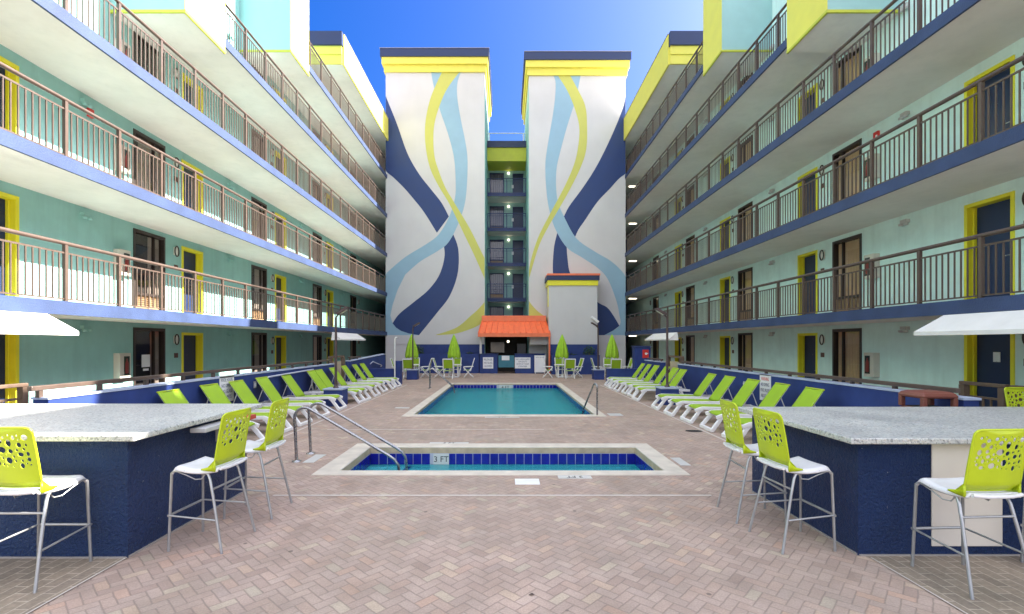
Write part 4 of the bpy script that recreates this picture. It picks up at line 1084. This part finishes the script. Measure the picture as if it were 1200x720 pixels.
def make_stool():
    t = thing('bar_stool', '', 'bar stool')
    uv, fs, outer = back_plate()
    def bend(u, v, off=0):
        q = v/.49
        y = -.205 - .045*q - .025*q*q + .01*(1-q) - .028*(1-(u/.225)**2) + .0
        # the foot of the shell curves forward into the seat
        y += .05*max(0, 1-v/.07)**2
        z = .785+v
        return Vector((u, y+off, z))
    m = MB(); n = len(uv)
    vs = [bend(p.x, p.y, .004) for p in uv]+[bend(p.x, p.y, -.004) for p in uv]
    F_ = list(fs)+[tuple(i+n for i in reversed(f)) for f in fs]
    ec = {}
    for f in fs:
        for a, b in zip(f, f[1:]+f[:1]): ec.setdefault(frozenset((a, b)), []).append((a, b))
    for k, v in ec.items():
        if len(v) == 1: a, b = v[0]; F_.append((b, a, a+n, b+n))
    m.add(vs, F_, False)
    # folded rim
    rim = [bend(p[0], p[1]) for p in outer]
    m.tube(rim, .0095, 6, closed=True)
    # side wings that wrap onto the seat
    for s in (-1, 1):
        P = []
        for k in range(9):
            q = k/8; y = -.185-.02*(1-q)**2+.115*q; z0 = .742+.012*q; z1 = .792-.026*q+.05*(1-q)**4
            P += [(s*.232, y, z0), (s*.232, y, z1), (s*.219, y, z0), (s*.219, y, z1)]
        fs_ = []
        for k in range(8):
            a, b = 4*k, 4*k+4; fs_ += [(a, b, b+1, a+1), (a+2, a+3, b+3, b+2), (a+1, b+1, b+3, a+3), (a, a+2, b+2, b)]
        fs_ += [(0,1,3,2), (32,34,35,33)]
        m.add(P, fs_, True)
    m.build('backrest', LIME, t)
    # seat: dished sheet with waterfall front and rolled sides
    m = MB(); nx, ny = 14, 16; vs = []
    for j in range(ny+1):
        q = j/ny
        for i in range(nx+1):
            u = -1+2*i/nx
            y = -.215+.455*q; z = .782-.022*math.sin(math.pi*min(1, q*1.15))
            z += .012*max(0, (q-.7)/.3)
            if q > .86: z -= .062*((q-.86)/.14)**2
            z -= .034*max(0, (abs(u)-.80)/.20)**2
            z -= .010*(1-u*u)
            x = u*(.226-.006*q)
            vs.append((x, y if q < .86 else y-.006*((q-.86)/.14)**2, z))
    m.add(vs, [(j*(nx+1)+i, j*(nx+1)+i+1, (j+1)*(nx+1)+i+1, (j+1)*(nx+1)+i) for j in range(ny) for i in range(nx)], True)
    so_ = m.build('seat', WSEAT, t); md = so_.modifiers.new('thick', 'SOLIDIFY'); md.thickness = .018; md.offset = -1
    m = MB(); m.tube([(-.2,-.235,.765),(-.1,-.25,.757),(.1,-.25,.757),(.2,-.235,.765)], .016, 8); m.build('seat_lip', WSEAT, so_)
    r = .0125
    for s in (-1, 1):
        MB().tube([(s*.205,.10,.735),(s*.207,.205,.738),(s*.210,.226,.72),(s*.232,.24,0)], r, 10).build('leg', STEELG, t)
        MB().tube([(s*.16,-.05,.725),(s*.195,-.09,.722),(s*.205,-.125,.71),(s*.212,-.145,.67),(s*.222,-.18,.52),(s*.262,-.29,0)], r, 10).build('leg', STEELG, t)
        MB().tube([(s*.228,.235,.33),(s*.248,-.225,.30)], .009, 8).build('side_stretcher', STEELG, t)
        MB().tube([(s*.20,.17,.725),(s*.195,.10,.70),(s*.18,.02,.655),(s*.16,-.03,.655),(s*.15,-.05,.69),(s*.15,-.05,.73)], .006, 6).build('seat_loop', STEELG, t)
    MB().tube([(-.236,.24,.33),(.236,.24,.33)], .0125, 8).build('footrest', STEELG, t)
    MB().tube([(-.222,-.17,.575),(.222,-.17,.575)], .0105, 8).build('back_stretcher', STEELG, t)
    MB().tube([(-.19,-.09,.722),(.19,-.09,.722)], .0105, 8).build('seat_bar', STEELG, t)
    return t
GS = 'lime and white bar stools around the bars'
stool = make_stool(); tag(stool, 'lime and white bar stool before the sunlit front of the left bar', 'bar stool', GS)
stool.location = (-3.90, 3.96, 0)
# front faces local +y
dup(stool, (-2.88, 4.63, 0), R(90)+R(-3), 'lime and white bar stool, nearer one at the inner side of the left bar', GS)
dup(stool, (-2.87, 5.47, 0), R(90)+R(2), 'lime and white bar stool, farther one at the inner side of the left bar', GS)
dup(stool, (3.755, 3.88, 0), R(3), 'lime and white bar stool before the cream panel of the right bar', GS)
dup(stool, (4.76, 3.93, 0), R(-2), 'bar stool cut by the right photo edge so that only its legs show', GS)
dup(stool, (2.80, 4.63, 0), R(-90)+R(4), 'lime and white bar stool, nearer one at the inner side of the right bar', GS)
dup(stool, (2.77, 5.33, 0), R(-90)+R(-3), 'lime and white bar stool, farther one at the inner side of the right bar', GS)
dup(stool, (7.55, 6.72, 0), R(180), 'lime bar stool behind the right bar of which an edge shows', GS)

# ------------------------------------------------------------------ loungers
def make_lounger():
    t = thing('sun_lounger', '', 'sun lounger')
    # x = along the lounger (foot at -0.95), y across
    for s in (-1, 1):
        m = MB(); pts = [(-.86,.315),(-.70,.375),(-.3,.365),(.2,.36),(.80,.345)]
        for a, b in zip(pts[:-1], pts[1:]): m.bar((a[0],s*.30,a[1]), (b[0]+.004,s*.30,b[1]), .045, .075)
        m.build('side_rail', WPLAS, t, bevel=.01)
        m = MB(); m.bar((.50,s*.30,.33), (.66,s*.30,.0), .045, .07); m.bar((.42,s*.30,.30),(.72,s*.30,.02), .03, .03); m.build('leg', WPLAS, t, bevel=.008)
        m = MB(); m.bar((-.70,s*.275,.36), (-.955,s*.31,.035), .055, .085); m.build('leg', WPLAS, t, bevel=.012)
        m = MB(); m.bar((.26,s*.245,.36), (.70,s*.245,1.00), .03, .03); m.build('back_rail', WPLAS, t)
        MB().tube([(.52,s*.27,.78),(.60,s*.285,.55),(.68,s*.29,.34)], .012, 6).build('back_prop', GREYP, t)
    m = MB(); m.bar((-.952,-.335,.04), (-.952,.335,.04), .075, .075); m.build('foot_bar', WPLAS, t, bevel=.012)
    m = MB(); m.bar((-.70,-.30,.335), (-.70,.30,.335), .09, .07); m.build('cross_bar', WPLAS, t, bevel=.01)
    MB().bar((.79,-.3,.34),(.79,.3,.34), .05, .06).build('cross_bar', WPLAS, t, bevel=.01)
    MB().bar((.66,-.3,.03),(.66,.3,.03), .04, .04).build('cross_bar', WPLAS, t, bevel=.01)
    def sling(pts, w_, name, rc=0):
        m = MB(); n = 10; vs = []
        for k, (x, z) in enumerate(pts):
            for i in range(n+1):
                u = -1+2*i/n; vs.append((x, u*w_, z-.016*(1-u*u)))
        m.add(vs, [(k*(n+1)+i, k*(n+1)+i+1, (k+1)*(n+1)+i+1, (k+1)*(n+1)+i) for k in range(len(pts)-1) for i in range(n)], True)
        o = m.build(name, SLING, t); md = o.modifiers.new('thick', 'SOLIDIFY'); md.thickness = .014; return o
    sling([(-.80,.365),(-.74,.40),(-.55,.402),(-.2,.398),(.05,.392),(.22,.39)], .275, 'seat_sling')
    b = sling([(.24,.385),(.30,.468),(.45,.68),(.58,.863),(.69,1.018),(.705,1.03)], .285, 'back_sling')
    MB().tube([(.71,-.29,1.03),(.71,.29,1.03)], .013, 8).build('head_bar', LIME, b)
    return t
lg = make_lounger()
RN = [9.45, 10.62, 11.75, 12.85, 14.0]; RF = [16.25, 17.25, 18.25, 19.2, 20.15, 21.2]
LN = [9.05, 10.25, 11.3, 12.45, 13.85]; LF = [15.45, 16.1, 17.45, 18.9, 20.0, 21.0]
words = ['nearest', 'second', 'third', 'fourth', 'fifth', 'sixth']
first = True
for s, near, far, side in ((1, RN, RF, 'right'), (-1, LN, LF, 'left')):
    for grp, rel in ((near, 'before'), (far, 'beyond')):
        for k, y in enumerate(grp):
            x = 5.42 if s > 0 else -5.68
            rz = (0 if s > 0 else math.pi) + R(rnd.uniform(-3, 3))
            lab = '%s lime and white lounger of the %s row %s the lamp planter' % (words[k], side, rel)
            if first:
                lg.location = (x, y, 0); lg.rotation_euler.z = rz; tag(lg, lab, 'sun lounger', 'lime loungers along the blue walls'); first = False
            else:
                dup(lg, (x+rnd.uniform(-.08,.05), y+rnd.uniform(-.06,.06), 0), rz, lab, 'lime loungers along the blue walls')

# ------------------------------------------------------------------ lamp posts on blue planter boxes
def lamp_post(x, y, s, label):
    t = thing('lamp_post', label, 'street lamp', (x, y, 0), 0, 'lamp posts standing in blue boxes')
    m = MB(); m.box(-.28, .28, -.28, .28, 0, .50); bo = m.build('base_box', POOLB, t, bevel=.015)
    m = MB(); m.box(-.30, .30, -.30, .30, .502, .545); m.build('box_top', mat('pale_blue_cap', (.40,.46,.60), .6, var=.1), bo)
    MB().tube([(0,0,.54),(0,0,2.75)], [.042,.036], 10).build('pole', BROWNP, t)
    MB().lathe([(.09,.545),(.085,.57),(.05,.60),(.042,.66)], n=12).build('pole_base', BROWNP, t)
    a = MB(); a.tube([(0,0,2.72),(s*.05,0,2.80),(s*.12,0,2.84)], .022, 8); a.tube([(0,0,2.72),(0,0,2.92)], .012, 6); a.build('arm', BROWNP, t)
    h = MB(); h.prism([(s*.06,2.80),(s*.36,2.98),(s*.39,3.04),(s*.31,3.05),(s*.04,2.88)], 'y', -.10, .10); ho = h.build('lamp_head', BROWNP, t, bevel=.01)
    g_ = MB(); g_.add([(s*.10,-.085,2.823),(s*.35,-.085,2.973),(s*.35,.085,2.973),(s*.10,.085,2.823)], [(0,1,2,3)])
    o = g_.build('lens', LAMPW, ho); o.location = (s*.003, 0, -.004)
lamp_post(-5.28, 14.75, 1, 'brown lamp post in a blue box between the left loungers')
lamp_post(5.12, 15.1, -1, 'brown lamp post in a blue box between the right loungers')
lamp_post(-4.98, 25.4, 1, 'lamp post in a blue box beside the far left umbrella table')
lamp_post(4.92, 25.4, -1, 'blue lamp box with post before the white shaft on the right')

# ------------------------------------------------------------------ umbrella tables and chairs
def make_table():
    t = thing('patio_table', '', 'table')
    MB().lathe([(.001,.70),(.44,.70),(.46,.715),(.45,.735),(.001,.74)], n=28).build('table_top', WPLAS, t)
    for k in range(4):
        a = R(45+90*k); c, s = math.cos(a), math.sin(a)
        m = MB(); m.bar((c*.30,s*.30,.70), (c*.36,s*.36,0), .045, .045); m.build('leg', WPLAS, t)
    return t
def make_umbrella():
    t = thing('patio_umbrella', '', 'umbrella')
    MB().tube([(0,0,.05),(0,0,2.40)], .02, 8).build('pole', WPLAS, t)
    MB().lathe([(.001,0),(.24,0),(.24,.05),(.06,.09),(.04,.2),(.001,.2)], n=20).build('base', WPLAS, t)
    m = MB(); n = 32; prof = [(2.44,.012),(2.36,.05),(2.2,.105),(1.95,.17),(1.65,.235),(1.35,.28),(1.16,.30),(1.12,.27)]
    vs = []
    for j, (z, r) in enumerate(prof):
        for k in range(n):
            a = 2*math.pi*k/n; fold = 1+.34*math.sin(8*a+.35*j)*min(1, j/3)+.06*math.sin(3*a+1)
            zz = z + (.05*math.sin(8*a) if j >= 6 else 0)
            vs.append((r*fold*math.cos(a), r*fold*math.sin(a), zz))
    m.add(vs, [(j*n+k, j*n+(k+1) % n, (j+1)*n+(k+1) % n, (j+1)*n+k) for j in range(len(prof)-1) for k in range(n)], True)
    m.build('canopy', UMBF, t)
    MB().tube([(.24*math.cos(a/10*6.283),.24*math.sin(a/10*6.283),1.62) for a in range(10)], .012, 5, closed=True).build('tie_strap', UMBF, t)
    return t
def make_chair():
    t = thing('folding_chair', '', 'chair')
    for s in (-1, 1):
        MB().bar((s*.27,.24,.0), (s*.27,-.20,.55), .05, .035).build('leg', WPLAS, t, bevel=.008)
        MB().bar((s*.235,-.30,.0), (s*.235,.26,.56), .05, .035).build('leg', WPLAS, t, bevel=.008)
        MB().bar((s*.27,-.36,1.08), (s*.27,-.14,.36), .05, .04).build('back_post', WPLAS, t, bevel=.008)
        MB().bar((s*.28,-.30,.62), (s*.28,.26,.60), .055, .03).build('armrest', WPLAS, t, bevel=.008)
    MB().bar((-.27,-.36,1.07), (.27,-.36,1.07), .04, .05).build('top_bar', WPLAS, t)
    MB().bar((-.27,.22,.42), (.27,.22,.42), .04, .04).build('front_bar', WPLAS, t)
    MB().bar((-.235,-.25,.10), (.235,-.25,.10), .03, .03).build('stretcher', WPLAS, t)
    m = MB(); m.bar((0,-.345,1.03), (0,-.20,.56), .49, .012, up=(0,1,.3)); m.build('back_sling', SLING, t)
    m = MB(); m.bar((0,-.18,.42), (0,.22,.425), .49, .012); m.build('seat_sling', SLING, t)
    return t
tb = make_table(); ub = make_umbrella(); ch = make_chair(); firstc = True
spots = [(-5.35, 26.9, 'far left'), (-2.95, 26.9, 'second from left'), (3.18, 26.9, 'third from left'), (5.95, 26.7, 'far right')]
for i, (x, y, nm) in enumerate(spots):
    lab = 'round white patio table at the %s lime umbrella' % nm
    if i == 0: tb.location = (x, y, 0); tag(tb, lab, 'table', 'round white umbrella tables')
    else: dup(tb, (x, y, 0), 0, lab, 'round white umbrella tables')
    lab = 'closed lime umbrella, %s of the four' % {'far left':'far left','second from left':'second from left','third from left':'third from left','far right':'far right'}[nm]
    if i == 0: ub.location = (x, y, 0); tag(ub, lab, 'umbrella', 'closed lime umbrellas')
    else: dup(ub, (x, y, 0), R(23*i), lab, 'closed lime umbrellas')
    for dx, dy, wd in ((0,-.78,'front'), (.80,.02,'right'), (0,.80,'back'), (-.80,.02,'left')):
        a = math.atan2(-dy, -dx)-math.pi/2 + R(rnd.uniform(-8, 8))
        lab = 'white chair with lime sling on the %s side of the %s umbrella table' % (wd, nm)
        if i == 1 and wd == 'front': dx -= .2
        if i == 2 and wd == 'front': dx += .3
        if firstc: ch.location = (x+dx, y+dy, 0); ch.rotation_euler.z = a; tag(ch, lab, 'chair', 'white folding chairs at the umbrella tables'); firstc = False
        else: dup(ch, (x+dx, y+dy, 0), a, lab, 'white folding chairs at the umbrella tables')

# ------------------------------------------------------------------ litter bin behind the right bar
t = thing('litter_bin', 'red brown litter bin with open sides behind the right bar', 'bin', (6.16, 6.95, 0))
m = MB(); m.box(-.25, .25, -.22, .22, 0, 1.0); m.build('body', BINR, t, bevel=.04)
for sx in (-1, 1):
    for sy in (-1, 1): MB().box(sx*.25, sx*.185, sy*.22, sy*.155, 1.0, 1.15).build('hood_post', BINR, t, bevel=.012)
m = MB()
prof = [(.25,.22,1.14),(.255,.225,1.175),(.235,.205,1.21),(.18,.15,1.235),(.1,.08,1.245)]
vs = [(sx*a, sy*b, z) for a, b, z in prof for sx, sy in ((-1,-1),(1,-1),(1,1),(-1,1))]
m.add(vs, [(0,3,2,1)]+[(4*i+k, 4*i+(k+1)%4, 4*i+4+(k+1)%4, 4*i+4+k) for i in range(4) for k in range(4)]+[(16,17,18,19)])
m.build('hood', BINR, t, bevel=.02)
m = MB(); m.box(-.18, .18, -.15, .15, 1.001, 1.01); m.build('opening', DARK, t)
